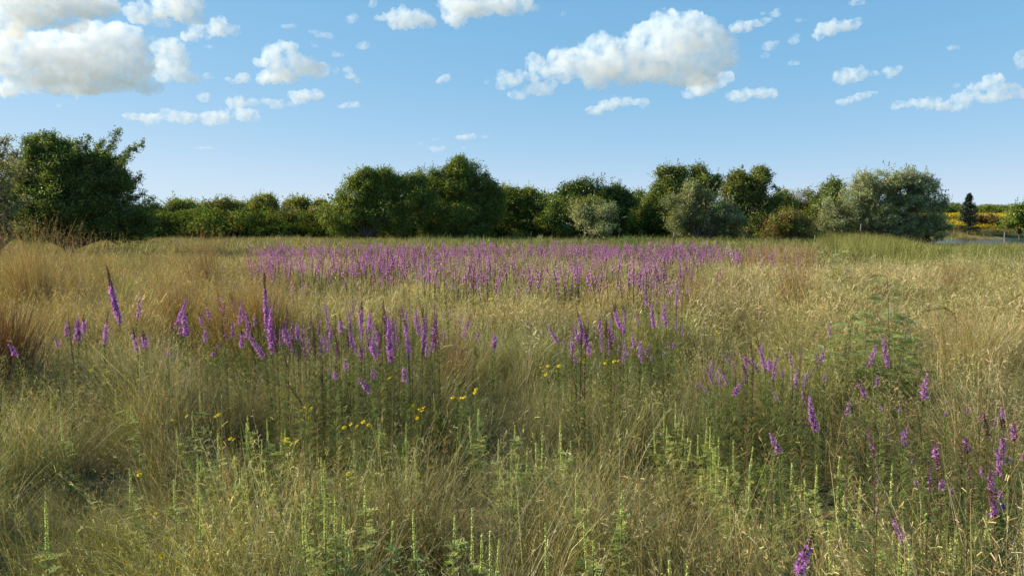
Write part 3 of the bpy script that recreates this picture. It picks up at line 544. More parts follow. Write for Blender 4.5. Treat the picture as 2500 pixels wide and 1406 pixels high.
bush('mesquite_bush', 'pale leafy bush at the foot of the first tall dark tree', 885, 58, 80, 22, [SG,MD], [1,2], 87, n=40)
print('trees', time.time()-T0)
# ---------------------------------------------------------------- far slope, distant scrub, reeds
GMy = instmat('far_growth', trans=.3, gloss=.0, sat_noise=.1, scale=.1)
r = rs(401); yf = []
for i in range(3):
    mb = MB(); n = 240; P = np.stack([r.normal(0, .9, n), r.normal(0, .9, n), r.uniform(.5, .95, n)], 1)
    leafquads(r, P, .19, np.array([.50, .40, .035])*r.uniform(.75, 1.15, (n, 1)), mb, .8, up=1.5)
    blades(r, 90, .9, (.4, .9), (.2, .15), (.3, .2), .02, [OLIVE, GREEN], [2, 1], mb, seg=2, tipw=.4)
    yf.append(mb.mesh('yellow_flowers', GMy))
x, y = field(r, 164, 226, .6, xlim=lambda x, y: x > .50*y); k = fbm(x, y*1.5, .03, 91) > .40; x, y = x[k], y[k]; n = len(x)
scatter('yellow_flower_meadow', 'bright yellow wildflowers covering the far slope beyond the pond', np.stack([x, y, H(x, y)-.05], 1), r.uniform(0, 6, n), r.normal(0, .03, (n, 2)), r.uniform(.9, 1.6, n), r.randint(0, 3, n), np.ones((n, 3))*r.uniform(.8, 1.1, (n, 1)), yf, cat='wildflowers')
x, y = field(r, 152, 300, .12, xlim=lambda x, y: x > -60); n = len(x)
scatter('slope_grass', 'olive grass on the far slope between the yellow flowers', np.stack([x, y, H(x, y)-.05], 1), r.uniform(0, 6, n), r.normal(0, .03, (n, 2)), r.uniform(1.6, 2.8, n), r.randint(0, 5, n), np.ones((n, 3))*np.array([1.1, 1.1, .8])*r.uniform(.7, 1.1, (n, 1)), tufC)
sc_m = []
for i in range(4):
    mb = MB(); P = []
    for q in range(5):
        c, D = lump(r, np.array([r.normal(0, 1.1), r.normal(0, .8), r.uniform(1.0, 2.2)]), np.array([1.3, 1.2, 1.0]), 26, .4); P.append(c)
    foliage(r, np.concatenate(P), 22, .3, .22, [DK, MD, OL], [3, 3, 1], mb); tube([[0, 0, -.3], [0, 0, 1], [.1, 0, 2]], [.12, .1, .05], mb, (.08, .06, .04), sides=4)
    sc_m.append(mb.mesh('scrub', GMy))
xs = []; ys = []
x = r.uniform(-110, 62, 330); y = r.uniform(94, 135, 330); k = (x < .42*y); xs.append(x[k]); ys.append(y[k])
x = r.uniform(105, 250, 150); y = r.uniform(230, 290, 150); xs.append(x); ys.append(y)
x = np.linspace(70, 170, 60)+r.normal(0, 1, 60); y = 159+r.normal(0, 1.2, 60); 
n1 = len(np.concatenate(xs)); xs.append(x); ys.append(y)
x = np.concatenate(xs); y = np.concatenate(ys); n = len(x); s_c = r.uniform(.75, 1.35, n); s_c[n1:] = r.uniform(.15, .28, n-n1)
scatter('distant_scrub', 'distant dark scrub behind the tree line and along the ridge', np.stack([x, y, H(x, y)-.1], 1), r.uniform(0, 6, n), r.normal(0, .03, (n, 2)), s_c, r.randint(0, 4, n), np.ones((n, 3))*r.uniform(.7, 1.2, (n, 1)), sc_m, cat='scrub')
# shaded undergrowth filling the foot of the tree line
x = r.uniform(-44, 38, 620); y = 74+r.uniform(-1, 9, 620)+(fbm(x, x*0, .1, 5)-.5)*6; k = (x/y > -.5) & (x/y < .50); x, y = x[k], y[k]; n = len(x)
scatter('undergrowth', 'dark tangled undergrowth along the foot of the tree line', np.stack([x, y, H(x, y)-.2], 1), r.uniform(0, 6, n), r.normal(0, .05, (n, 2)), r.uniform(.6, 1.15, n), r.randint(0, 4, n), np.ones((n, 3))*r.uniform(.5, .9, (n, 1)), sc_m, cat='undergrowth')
x = r.uniform(-36, 30, 170); y = 84+r.uniform(-1, 4, 170); n = len(x); u_ = x/y; hgt = 1.25+.45*sst(-.26, -.2, u_)*sst(.16, .1, u_)+.5*(fbm(x, y, .12, 52)-.5)-.55*sst(-.22, -.3, u_)
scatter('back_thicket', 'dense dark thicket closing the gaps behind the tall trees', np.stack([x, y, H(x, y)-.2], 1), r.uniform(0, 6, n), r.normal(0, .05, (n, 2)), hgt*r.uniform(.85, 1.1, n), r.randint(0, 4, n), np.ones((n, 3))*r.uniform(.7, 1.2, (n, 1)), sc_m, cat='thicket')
# reeds at the pond edge: tall green grass, right
GR = instmat('reed_leaf', trans=.35, gloss=.03, sat_noise=.15, scale=.5)
rd = []
for i in range(4):
    mb = MB(); blades(r, 120, .55, (.6, 1.6), (.14, .12), (.25, .2), .007, [(.15,.18,.02),(.20,.21,.03),(.11,.14,.02),OLIVE,STRAW], [4,3,3,2,1.5], mb, seg=3, tipw=.25, drift=(.15, 0))
    rd.append(mb.mesh('reed_tuft', GR))
x, y = field(r, 25, 72, 1.6, xlim=lambda x, y: x > .40*y-1+3.5*(fbm(y, y*0, .3, 14)-.5))
k = (r.uniform(0, 1, len(x)) < sst(0, 4, x-.40*y+(fbm(x, y, .2, 3)-.4)*6)*sst(25, 36, y+(fbm(x, y, .3, 8)-.5)*14)) & (((x-95)/66)**2+((y-112)/42)**2 > 1.0); x, y = x[k], y[k]; n = len(x)
scatter('reeds', 'band of tall green reeds before the pond at the right', np.stack([x, y, H(x, y)-.05], 1), r.uniform(0, 6, n), r.normal(0, .05, (n, 2)), r.uniform(.7, 1.0, n)*(.55+.7*fbm(x, y, .25, 41))*(1-.26*sst(.48, .54, x/y)), r.randint(0, 4, n), np.ones((n, 3))*(.6+.8*fbm(x, y, .45, 43))[:, None]*r.uniform(.8, 1.2, (n, 1)), rd, cat='reeds')
# fence posts
PM = barkmat('weathered_steel', (.05, .045, .04), 30); PW = barkmat('white_paint', (.25, .25, .24), 30)
def post(px, ytop, d, label, white=.0, w_=.017, lean=0):
    b = at(px, 600, d); z0 = hz(b.x, d); top = at(px, ytop, d).z-z0; o = empty('fence_post', (b.x, d, z0)); tag(o, label, 'fence post'); o.rotation_euler[1] = lean
    mb = MB(); tube([[0, 0, -.3], [0, 0, top*.5], [0, 0, top]], [w_]*3, mb, (1, 1, 1), sides=6)
    mb.add(np.array([[-w_*1.6, .0, 0], [w_*1.6, 0, 0], [w_*1.6, 0, top], [-w_*1.6, 0, top]])+[0, w_, 0], [[0, 1, 2, 3]], (1, 1, 1)); mesh_obj('shaft', mb.mesh('shaft', PM), o)
    if white:
        mb = MB(); tube([[0, 0, top*(1-white)], [0, 0, top*(1-white/2)], [0, 0, top+.01]], [w_*1.05]*3, mb, (1, 1, 1), sides=8); V = np.array([[w_*1.25*math.cos(a), w_*1.25*math.sin(a), top+.01] for a in np.arange(8)*PI/4]+[[0, 0, top+.02]]); mb.add(V, [[i, (i+1) % 8, 8, 8] for i in range(8)], (1, 1, 1)); mesh_obj('painted_top', mb.mesh('painted_top', PW), o)
post(1297, 565, 44, 'dark steel fence post in front of the black shade, left of the thin sapling')
post(1645, 568, 36, 'tall steel fence post right of the fresh green bush', .12, .018)
post(2100, 547, 50, 'white topped fence post in front of the largest sage tree', .2, .022)
post(2451, 567, 96, 'short white post standing in the pond at far right', .7, .05)
post(1210, 588, 40, 'thin leaning stake at the back of the purple flowers', 0, .012, .03)
post(1418, 576, 60, 'short dark stake before the pale sage shrub, left one', 0, .02)
post(1476, 580, 60, 'short dark stake before the pale sage shrub, right one', 0, .02)
print('far', time.time()-T0)
# ---------------------------------------------------------------- blazing stars (purple spikes)
FM = leafmat('petals_and_bracts', trans=.4, gloss=.0, sat_noise=.06, scale=3, tcol=(1.15, .95, 1.2))
SMt = leafmat('stalk_green', trans=.05, gloss=.02, sat_noise=.1, scale=4)
PUR = np.array([.58, .20, .62]); PINK = np.array([.80, .46, .78]); DPU = np.array([.20, .055, .27]); BR = np.array([.085, .042, .042]); MAU = np.array([.25, .115, .15]); STG = np.array([.07, .09, .03])
def bez(A, B, C, n):
    t = np.linspace(0, 1, n)[:, None]; return (1-t)**2*A+2*t*(1-t)*B+t*t*C
def spike_mesh(r, line, w, kind, lod, mb):
    """flower heads in a spiral round the line; kind decides which heads are open, fading or spent"""
    L_ = np.linalg.norm(np.diff(line, axis=0), axis=1).sum(); nn = max(5, int(L_/(.0085*lod))); t = np.linspace(0, 1, nn)
    f = t*(len(line)-1); i = np.minimum(f.astype(int), len(line)-2); C0 = line[i]*(1-(f-i))[:, None]+line[i+1]*(f-i)[:, None]; ax = norm(line[i+1]-line[i])
    ref = np.array([.1, 1, .1]); u = norm(np.cross(ax, ref)); v = np.cross(ax, u)
    prof = np.clip(1.12-.45*t, .3, 1.25)*(.65+.35*sst(0, .12, t))*(1-.5*sst(.6, 1, t)); prof *= {'S': .95, 'M': 1.0}.get(kind, 1)
    hp = 3 if lod < 2 else 2; per = 8 if lod < 2 else 5
    for h in range(hp):
        a = np.arange(nn)*2.39996+h*2*PI/hp+r.normal(0, .2, nn); rd = u*np.cos(a)[:, None]+v*np.sin(a)[:, None]
        if kind == 'P': op = np.ones(nn)*.97
        elif kind == 'B': op = 1-sst(.45, .85, t)
        elif kind == 'T': op = sst(.45, .6, t)
        elif kind == 'M': op = np.full(nn, .25)
        else: op = np.full(nn, .0)
        opn = r.uniform(0, 1, nn) < op
        hr = (w*.5)*prof*r.uniform(.75, 1.2, nn)
        # bract cup
        b1 = C0+rd*hr[:, None]*.55+ax*hr[:, None]*.25; s = hr*.26; q = norm(np.cross(rd, ax))
        V = np.stack([C0, b1-q*s[:, None], b1+ax*s[:, None]*1.4, b1+q*s[:, None]], 1).reshape(-1, 3); j = np.arange(nn)*4
        cc = np.where(opn[:, None], STG*.6+DPU*.5, (MAU if kind == 'M' else BR)*r.uniform(.7, 1.5, (nn, 1))); mb.add(V, np.stack([j, j+1, j+2, j+3], 1), np.repeat(cc, 4, 0))
        # thread-like florets or brown bristle tuft
        d = norm(rd[:, None]*.95+ax[:, None]*r.uniform(.0, .7, (nn, per, 1))+r.normal(0, .55, (nn, per, 3))); ln = (hr[:, None]*1.0*np.where(opn, 1.0, .62)[:, None]*r.uniform(.6, 1.15, (nn, per)))[..., None]
        A = (C0+rd*hr[:, None]*.3)[:, None]+np.zeros((1, per, 1)); B = A+d*ln*.6; E = A+d*ln+ax[:, None]*ln*.15*r.normal(0, 1, (nn, per, 1))
        PP = np.stack([A, B, E], 2).reshape(-1, 3, 3); wd = w*.5*.13*(1+.5*(lod > 2)); m = len(PP)
        mixc = r.uniform(0, 1, (nn, per, 1)); pc = PUR*(1-mixc)+PINK*mixc; dk = r.uniform(0, 1, (nn, per, 1)) < .15; pc = np.where(dk, DPU, pc)
        fade = r.uniform(.75, 1.4, (nn, per, 1)); sp_ = (MAU if kind == 'M' else BR*1.1)*fade
        cc = np.where(opn[:, None, None], pc*r.uniform(.8, 1.15, (nn, per, 1)), sp_).reshape(-1, 3)
        ribbons(PP, np.tile([wd*.7, wd*1.15, wd*.5], (m, 1)), norm(r.normal(0, 1, (m, 3))), cc, mb)
def needle_leaves(r, line, n, ln, w_, mb, cols, t0=0, t1=1):
    t = r.uniform(t0, t1, n); f = t*(len(line)-1); i = np.minimum(f.astype(int), len(line)-2); C0 = line[i]*(1-(f-i))[:, None]+line[i+1]*(f-i)[:, None]; ax = norm(line[i+1]-line[i])
    a = r.uniform(0, 2*PI, n); rd = norm(np.stack([np.cos(a), np.sin(a), np.zeros(n)], 1)); l = (ln*(1.15-t*.8)*r.uniform(.6, 1.2, n))[:, None]
    B = C0+(rd*.75+ax*.6)*l*.5; E = B+(rd*.9+ax*.1+np.array([0, 0, -.15]))*l*.5
    ribbons(np.stack([C0, B, E], 1), np.tile([w_*.8, w_, w_*.25], (n, 1)), norm(np.cross(rd, ax)), np.array(cols)[r.randint(0, len(cols), n)]*r.uniform(.75, 1.25, (n, 1)), mb)
LC = [(.15, .19, .055), (.19, .22, .07), (.11, .15, .04)]
def star_plant(Bp, Tp, w, kind, r, lod, name='blazing_star', pose=0):
    gx_ = Bp[0]-(Tp[0]-Bp[0])*(.35+.1*pose)*max(.3, Bp[2])/max(.1, np.linalg.norm(Tp-Bp)+.3); gy_ = Bp[1]+r.normal(0, .03); gz = hz(gx_, gy_)
    root = np.array([gx_, gy_, gz]); o = empty(name, root); Bl = Bp-root; Tl = Tp-root
    if Bl[2] < .12: Bl = Bl.copy(); Bl[2] = .12
    st = bez(np.zeros(3), Bl*np.array([.35, .35, .6]), Bl, 7); sw = w*.03+.0009
    bend = np.cross(norm(Tl-Bl), [0, 1, 0])*np.linalg.norm(Tl-Bl)*r.normal(0, .05); sp = bez(Bl, (Bl+Tl)/2+bend, Tl, 12)
    mb = MB(); tube(np.concatenate([st, sp[1:]]), np.concatenate([np.full(7, sw*1.3), np.linspace(sw*1.1, sw*.4, 11)]), mb, np.array([.13, .145, .05]) if kind in 'PBT' else BR*1.5, sides=4); mesh_obj('stem', mb.mesh('stem', SMt, True), o)
    mb = MB(); spike_mesh(r, sp, w, kind, lod, mb); mesh_obj('flower_spike', mb.mesh('flower_spike', FM), o)
    mb = MB(); needle_leaves(r, st, int(300/lod), .14 if lod < 3 else .17, .0019*lod**.5, mb, LC if kind in 'PBT' else LC+[tuple(TAN)]); mesh_obj('leaves', mb.mesh('leaves', LMw), o)
    return o
ST = """292 789 261 650 17 B|335 783 342 718 13 P|179 882 166 763 9 S|164 821 160 786 12 P|192 832 190 776 18 P|206 812 204 769 13 B|143 849 136 816 10 B|256 837 264 763 12 B|337 856 325 801 14 B|355 849 349 809 17 B|428 799 454 731 13 P|455 819 449 760 17 P|442 816 442 799 14 P|511 783 501 730 12 B|493 793 485 760 10 B|503 836 501 799 12 P|548 766 530 708 13 B|578 769 560 713 14 B|598 782 596 762 24 P|622 796 620 769 9 P|656 816 646 668 16 B|667 862 662 753 18 P|676 759 675 726 10 P|568 826 568 783 11 P|590 846 589 799 13 B|645 874 600 812 14 P|707 839 692 793 15 P|727 829 724 790 13 P|747 876 740 767 12 M|770 870 764 797 11 S|792 845 780 820 12 P|807 829 807 799 14 P|412 868 412 856 8 P|521 868 521 860 10 P|533 850 533 842 9 P|740 990 688 915 10 S|40 868 22 842 14 P|4 948 36 860 9 S|2 870 6 800 8 S|866 776 864 710 9 B|879 799 882 736 13 B|818 815 816 756 7 S|832 812 829 769 13 B|900 809 902 760 12 P|904 806 912 786 9 P|862 849 856 809 12 B|846 902 842 879 16 P|820 925 818 909 14 P|806 915 799 895 10 P|817 950 813 925 8 S|903 958 876 925 17 P|912 925 910 895 13 P|990 932 986 896 16 P|919 879 899 829 15 P|882 879 876 836 18 M|889 866 888 839 10 M|952 815 930 770 10 S|949 832 938 750 12 B|953 882 948 780 18 P|962 873 960 779 9 M|925 866 920 815 14 M|931 826 921 789 9 S|975 852 967 751 9 M|998 875 980 749 13 B|1007 886 1005 779 9 S|1024 816 1016 759 12 P|1033 862 1032 749 14 B|1042 806 1040 749 10 M|1052 866 1060 740 13 M|1063 852 1068 753 10 S|1085 829 1083 799 8 B|1094 779 1094 758 9 P|1131 826 1151 766 12 B|1123 799 1121 773 8 P|1163 829 1168 807 9 P|1206 852 1207 813 15 P|769 866 763 796 9 S|786 866 783 826 11 M|703 899 688 812 8 S|716 868 712 800 10 M|733 880 728 825 9 S|755 860 752 800 10 M
1362 839 1336 793 11 P|1381 843 1372 829 8 P|1398 869 1392 821 11 P|1407 887 1405 869 11 P|1413 841 1402 790 11 P|1437 860 1406 744 12 B|1440 868 1424 785 12 B|1512 800 1494 733 11 B|1515 803 1503 738 9 B|1527 784 1516 746 8 B|1522 815 1523 786 11 P|1497 780 1489 755 8 S|1558 797 1550 766 7 P|1597 799 1591 742 12 P|1627 797 1622 738 11 P|1611 801 1612 768 6 P|1651 762 1657 730 9 P|1651 806 1652 760 7 B|1665 819 1667 799 8 P|1578 748 1565 690 11 P|1582 747 1575 700 8 P|1596 718 1594 690 9 P|1650 745 1655 690 10 P|1594 742 1606 705 6 S|1676 720 1683 700 7 P|1622 722 1621 692 7 P|1636 728 1632 690 8 P|1643 712 1642 686 8 P|1610 718 1608 688 7 P|1665 735 1672 695 8 M|1471 862 1462 826 9 P|1481 854 1478 803 10 B|1489 850 1486 822 8 M|1491 868 1486 855 9 P|1505 850 1504 810 7 S|1514 853 1513 834 10 P|1522 885 1526 826 11 P|1534 868 1540 844 9 P|1551 848 1542 807 10 P|1563 875 1562 832 12 P|1567 885 1567 872 10 P|1576 865 1582 845 11 P|1590 882 1590 866 8 P|1620 843 1620 822 7 M|1633 851 1633 831 8 P|1644 852 1644 836 8 P|1619 869 1620 851 7 B|1767 834 1760 780 7 S|1408 970 1398 915 9 S|1497 972 1500 938 8 S
1708 955 1689 932 8 P|1725 962 1708 926 8 P|1743 938 1723 902 9 P|1778 940 1741 884 9 P|1760 945 1745 905 9 P|1868 905 1846 813 12 B|1880 906 1877 877 17 P|1886 931 1902 845 11 B|1851 905 1806 868 12 P|1781 883 1760 861 9 P|1838 879 1833 823 8 S|1796 912 1783 862 9 M|1792 965 1806 935 16 P|1935 898 1922 852 9 P|1954 876 1956 841 9 M|2003 886 2012 853 13 P|1980 912 2022 860 8 M|1994 875 1993 866 8 P|1911 920 1908 905 11 P|1934 958 1934 915 9 M|1961 985 1960 915 9 M|1966 932 1968 912 13 P|2012 935 2013 914 11 P|1900 982 1882 952 9 P|1990 1052 1976 966 18 P|1903 1105 1880 1058 18 P|1888 1168 1888 1150 8 S
2028 826 2022 786 10 P|2121 896 2140 843 14 P|2168 896 2156 816 14 P|2140 945 2141 917 12 P|2114 971 2094 934 13 P|2254 975 2264 913 18 P|2070 1012 2073 979 14 P|2249 1075 2231 973 8 S|2070 1098 2059 1042 11 S|2134 1115 2116 1035 14 M|2144 1062 2130 1022 9 S|2198 1075 2196 1038 9 M|2205 1088 2213 1044 16 P|2306 1115 2308 1055 7 S|2449 1048 2446 995 16 T|2393 1032 2396 1008 14 M|2428 1045 2436 1015 9 M|2409 1072 2411 1042 10 M|2347 1130 2346 1090 11 S|2462 1128 2428 1096 24 P|2226 1135 2226 1108 8 M|2150 1002 2150 992 9 P|2196 1005 2196 997 8 P|2309 1013 2309 1005 10 P|2362 1008 2362 996 10 P|2271 1199 2264 1126 15 M|2296 1196 2297 1158 20 B|2241 1192 2228 1169 14 P|2135 1185 2139 1165 14 M|2367 1165 2365 1133 14 M|2400 1165 2394 1140 12 P|2428 1265 2418 1135 24 M|2443 1215 2441 1198 15 P|2445 1245 2446 1222 16 P|2363 1255 2377 1168 14 S|2480 1250 2482 1190 10 S|2205 1325 2171 1232 18 B|1945 1415 1985 1298 32 B|2140 1258 2146 1232 13 M|2498 1120 2498 1110 10 P|2325 1205 2320 1190 10 P|1925 1405 1930 1388 12 S|2298 1245 2297 1220 9 S
1020 692 1014 642 7 B|1032 680 1028 636 9 P|1037 710 1027 680 7 P|1049 688 1045 640 8 P|1063 690 1058 662 7 P|1090 700 1092 668 7 B|1095 705 1108 690 6 B|1155 706 1145 672 5 S|1152 688 1160 668 5 S|1180 706 1178 684 5 S|1226 677 1218 655 8 P|985 695 978 672 5 M|998 697 992 672 6 M|940 676 926 662 6 M|2055 690 2054 672 6 P|2042 716 2044 690 7 B|2004 700 2005 688 5 P"""
ORD = 'first second third fourth fifth sixth seventh eighth ninth tenth eleventh twelfth thirteenth fourteenth fifteenth sixteenth seventeenth eighteenth nineteenth twentieth'.split()
ORD += ['twenty-'+q for q in ORD[:9]]+['thirtieth']+['thirty-'+q for q in ORD[:9]]+['fortieth']+['forty-'+q for q in ORD[:9]]+['fiftieth']+['fifty-'+q for q in ORD[:9]]
def look(xb, yb, xt, yt, w_, kd):
    l = math.hypot(xb-xt, yb-yt); ln = 'very long' if l > 115 else 'long' if l > 62 else 'short' if l < 24 else 'medium'
    cl = {'P': 'purple', 'B': 'brown-tipped purple', 'S': 'spent brown', 'M': 'faded mauve', 'T': 'purple-topped brown'}[kd]
    s = (xt-xb)/max(1, yb-yt); le = ''
    return f'{ln} {cl} spike'
def region(xb, yb):
    if yb < 722 and xb < 1300: return ('group before the drift', 'spikes just in front of the purple drift')
    if yb < 722 and xb > 1900: return ('sparse trio right of the drift', 'sparse spikes right of the drift')
    if xb < 480: return ('left end of the near band', 'spikes at the left end of the near band')
    if xb < 830: return ('band around the orange bunch', 'spikes around the tall bunch grass')
    if xb < 1300: return ('dense centre left cluster', 'dense centre left cluster')
    if xb < 1680 and yb < 815: return ('upper clump right of centre', 'upper clump right of centre')
    if xb < 1770 and yb < 975 and not (xb > 1700 and yb > 900): return ('lower clump right of centre', 'lower clump right of centre')
    if xb < 2030: return ('fan of leaning spikes', 'fan of leaning spikes at the right')
    if yb < 1140: return ('upper right corner group', 'upper right corner group')
    return ('bottom right corner group', 'bottom right corner group')
PL = []
for s in ST.replace('\n', '|').split('|'):
    a = s.split(); PL.append((*[float(q) for q in a[:5]], a[5]))
rx_ = random.Random(77)
for (x0, x1, y0, y1, n_) in ((660, 830, 800, 880, 15), (840, 1075, 770, 875, 28), (480, 660, 770, 840, 6), (1390, 1560, 800, 870, 14), (1560, 1670, 720, 760, 10), (1690, 2020, 880, 960, 8), (2100, 2480, 1050, 1240, 6)):
    for _ in range(n_):                        # the smaller, half hidden spikes between the big ones
        xb = rx_.uniform(x0, x1); yb = rx_.uniform(y0, y1); l_ = rx_.uniform(.12, .27)*(yb-552)*(1 if x0 < 1600 else .5); PL.append((xb, yb, xb+rx_.uniform(-.25, .15)*l_, yb-l_, (yb-552)*rx_.uniform(.028, .042), rx_.choice('MSPBMSPM')))
regs = {}
for q in PL: regs.setdefault(region(q[0], q[1]), []).append(q)
rr_ = random.Random(5); nstar = 0
for (rg, gp), L_ in regs.items():
    L_.sort(key=lambda q: q[0]); n = len(L_)
    for i, q in enumerate(L_):
        xb, yb, xt, yt, w_, kd = q; r = rs(1000+nstar); nstar += 1
        d = 1880/(yb-552)*rr_.uniform(.96, 1.04); d = max(1.9, d*(.88 if kd in 'SM' else 1))
        Bp = np.array(at(xb, yb, d)); Tp = np.array(at(xt, yt, d+rr_.uniform(-.25, .2)*math.hypot(xb-xt, yb-yt)*d/F)); w = w_*.9*d/F
        lod = 1.0 if d < 4 else 1.5 if d < 8 else 2.6
        o = star_plant(Bp, Tp, w, kd, r, lod)
        side = f'{ORD[i]} from the left in the {rg}' if i <= n/2 else (f'{ORD[n-1-i]} from the right in the {rg}')
        tag(o, f'{look(*q)}, {side}'.replace('brown-tipped purple', 'brown-tipped').replace('around the orange bunch', 'by the orange bunch').replace('near band', 'band'), 'blazing star flower', gp)
print('stars', nstar, time.time()-T0)
# the purple drift: separate plants at its near side, a mass behind
def far_star(seed, kind, H_, Ls, lean):
    r = rs(seed); st = bez(np.zeros(3), np.array([lean*.2, 0, H_*.4]), np.array([lean*.55, 0, H_-Ls]), 4); sp = bez(st[-1], st[-1]+[lean*.2, 0, Ls*.5], st[-1]+np.array([lean*.5, 0, Ls]), 5)
    return st, sp, r
FMf = instmat('drift_petals', trans=.4, gloss=0, sat_noise=.05, scale=2, tcol=(1.15, .95, 1.2))
VAR = []; VM = []
for i in range(12):
    kind = 'PPPBPPMPBPSP'[i]; H_ = random.Random(i).uniform(.78, 1.05); Ls = [.26, .3, .2, .36, .24, .3, .34, .18, .38, .28, .4, .22][i]; lean = [0, .08, -.06, .12, -.14, .03, -.2, .05, -.05, .16, -.3, -.08][i]
    st, sp, r = far_star(1500+i, kind, H_, Ls, lean)
    a = MB(); tube(np.concatenate([st, sp[1:]]), [.005]*4+[.004, .003, .002, .002], a, STG, sides=3)
    b = MB(); spike_mesh(r, sp, .056 if kind in 'PB' else .045, kind, 3.2, b); c = MB(); needle_leaves(r, st, 22, .16, .003, c, LC)
    VAR.append((a.mesh('stem', SMt), b.mesh('flower_spike', FM), c.mesh('leaves', LMw)))
    m = MB(); tube(np.concatenate([st, sp[1:]]), [.006]*4+[.005, .004, .003, .003], m, STG, sides=3); spike_mesh(rs(1600+i), sp, .066 if kind in 'PB' else .05, kind, 5.5, m)
    VM.append(m.mesh('far_star', FMf))
def drift(x, y):
    u = x/y; n_ = fbm(x, y, .35, 21); e = (fbm(x, y, .15, 23)-.5)*.12
    A = sst(17.5, 21, y+n_*5)*sst(38.5, 31.5, y+(n_-.5)*5)*sst(-.35, -.29, u+e)*sst(.30, .17, u+e)
    B = sst(11.5, 13.5, y+(n_-.5)*3)*sst(22, 19, y)*sst(-.10, -.04, u+e)*sst(.24, .19, u+e)*.62
    Cc = sst(17, 19, y)*sst(31, 27, y)*sst(.20, .24, u+e)*sst(.40, .33, u+e)*.5
    D = sst(12, 14, y)*sst(20, 18, y)*sst(-.32, -.2, u)*sst(-.02, -.06, u)*.10
    gaps = sst(.3, .62, fbm(x, y, .7, 29))*(.35+.65*sst(.35, .6, fbm(x, y, .22, 37)))
    return np.maximum.reduce([A, B, Cc, D])*(.14+.86*gaps)
r = rs(1700); x, y = field(r, 11, 38, 21, wid=.42, mar=1); k = r.uniform(0, 1, len(x)) < drift(x, y); x, y = x[k], y[k]
o_ = np.argsort(y); x, y = x[o_], y[o_]; n1 = 0
for i in range(n1):
    v = VAR[r.randint(0, 12)]; z = hz(x[i], y[i]); t = bpy.data.objects.new('blazing_star', None); t.location = (x[i], y[i], z-.02); t.rotation_euler = (r.normal(0, .06), r.normal(0, .06), r.choice([0, .5, -.6, 3.1])); s = r.uniform(.8, 1.1); t.scale = (s, s, s); t.empty_display_size = .1
    col.objects.link(t); tag(t, 'slim purple blazing star spike standing in the near edge of the wide purple drift', 'blazing star flower', 'blazing stars along the near edge of the purple drift')
    for nm, me in zip(('stem', 'flower_spike', 'leaves'), v):
        q = bpy.data.objects.new(nm, me); col.objects.link(q); q.parent = t
x, y = x[n1:], y[n1:]; n = len(x)
scatter('purple_flower_drift', 'wide drift of hundreds of purple blazing star spikes across the far meadow', np.stack([x, y, H(x, y)-.03], 1), r.choice([0, .4, -.5, 3.1, 2.7], n)+r.normal(0, .2, n), r.normal(0, .09, (n, 2)), r.uniform(.78, 1.14, n), r.choice(12, n, p=np.array([3, 3, 3, 1.5, 3, 3, 1, 3, 1.5, 3, .7, 3])/28.7), np.array([1.12, 1.02, .98])*r.uniform(.85, 1.25, (n, 1)), VM, cat='wildflowers')
print('drift', n, time.time()-T0)
# ---------------------------------------------------------------- bunch grasses
BGm = leafmat('bunch_grass_blades', trans=.3, gloss=.03, sat_noise=.2, scale=2.5)
def bunch(name, label, px, d, ytop, wpx, lean, pal, pw, seed, n=420, sn=70, wd=.0016, arch=.35, group=None, fuzz=True):
    r = rs(seed); b = at(px, 700, d); z0 = hz(b.x, d); Ht = 1.65+(552-ytop)/F*d-z0; r0 = wpx*d/F*.32; o = empty(name, (b.x, d, z0)); tag(o, label, 'bunch grass', group); k = (d/5)**.75
    mb = MB(); blades(r, n, r0, (Ht*.35, Ht*.8), (.22, .15), (arch, .2), wd*k, pal, pw, mb, seg=5, drift=(lean, .05), basecol=None)
    blades(r, n//3, r0*1.2, (Ht*.2, Ht*.45), (.5, .3), (.8, .3), wd*k, [TAN, RUST, GREY], [2, 2, 1], mb, seg=4); mesh_obj('leaf_blades', mb.mesh('leaf_blades', BGm), o)
    mb = MB(); P, C = blades(r, sn, r0*.8, (Ht*.8, Ht*1.12), (.16, .1), (arch*.7, .15), wd*.8*k, pal, pw, mb, seg=6, drift=(lean, .05))
    if fuzz: panicle(r, P, C, mb, per=18, ln=.045*k**.3, w=.0007*k**.8, frac=.55, col_=np.array([.36, .24, .13]), drop=.05)
    mesh_obj('seed_stalks', mb.mesh('seed_stalks', BGm), o); return o
RP = [RUST, TAN, GOLD, (.16, .06, .03)]; TP = [TAN, GOLD, STRAW, OLIVE, RUST]; gl = 'tall bunch grasses in the left of the meadow'
bunch('bluestem_bunch', 'dark rust brown bunch of grass cut by the left edge, curved outline', -20, 6.6, 630, 165, .12, RP, [3,2,0,4], 601, n=2200, sn=150, arch=.2, wd=.0026, fuzz=False)
bunch('bluestem_bunch', 'tallest tan red bunch at far left, below the dark tree', 85, 12, 533, 150, -.15, TP, [2,2,2,1,2], 602, n=1200, sn=260, group=gl)
bunch('bluestem_bunch', 'tan bunch partly in shadow at the left photo edge under the tree', 10, 12.5, 545, 120, -.1, TP, [2,1,3,2,1], 603, n=500, sn=100, group=gl)
bunch('bluestem_bunch', 'bunch with tips blown left, just right of the tallest far left bunch', 190, 13, 560, 80, -.6, TP, [2,1,2,1,2], 604, n=350, sn=90, group=gl)
bunch('bluestem_bunch', 'thin blown bunch before the dark tree base', 270, 15, 572, 90, -.55, TP, [2,1,3,1,1], 605, n=300, sn=90, group=gl)
bunch('bluestem_bunch', 'reddish bunch standing alone left of the biggest orange bunch', 432, 10, 610, 110, -.3, RP, [2,3,3,1], 606, n=1000, sn=120)
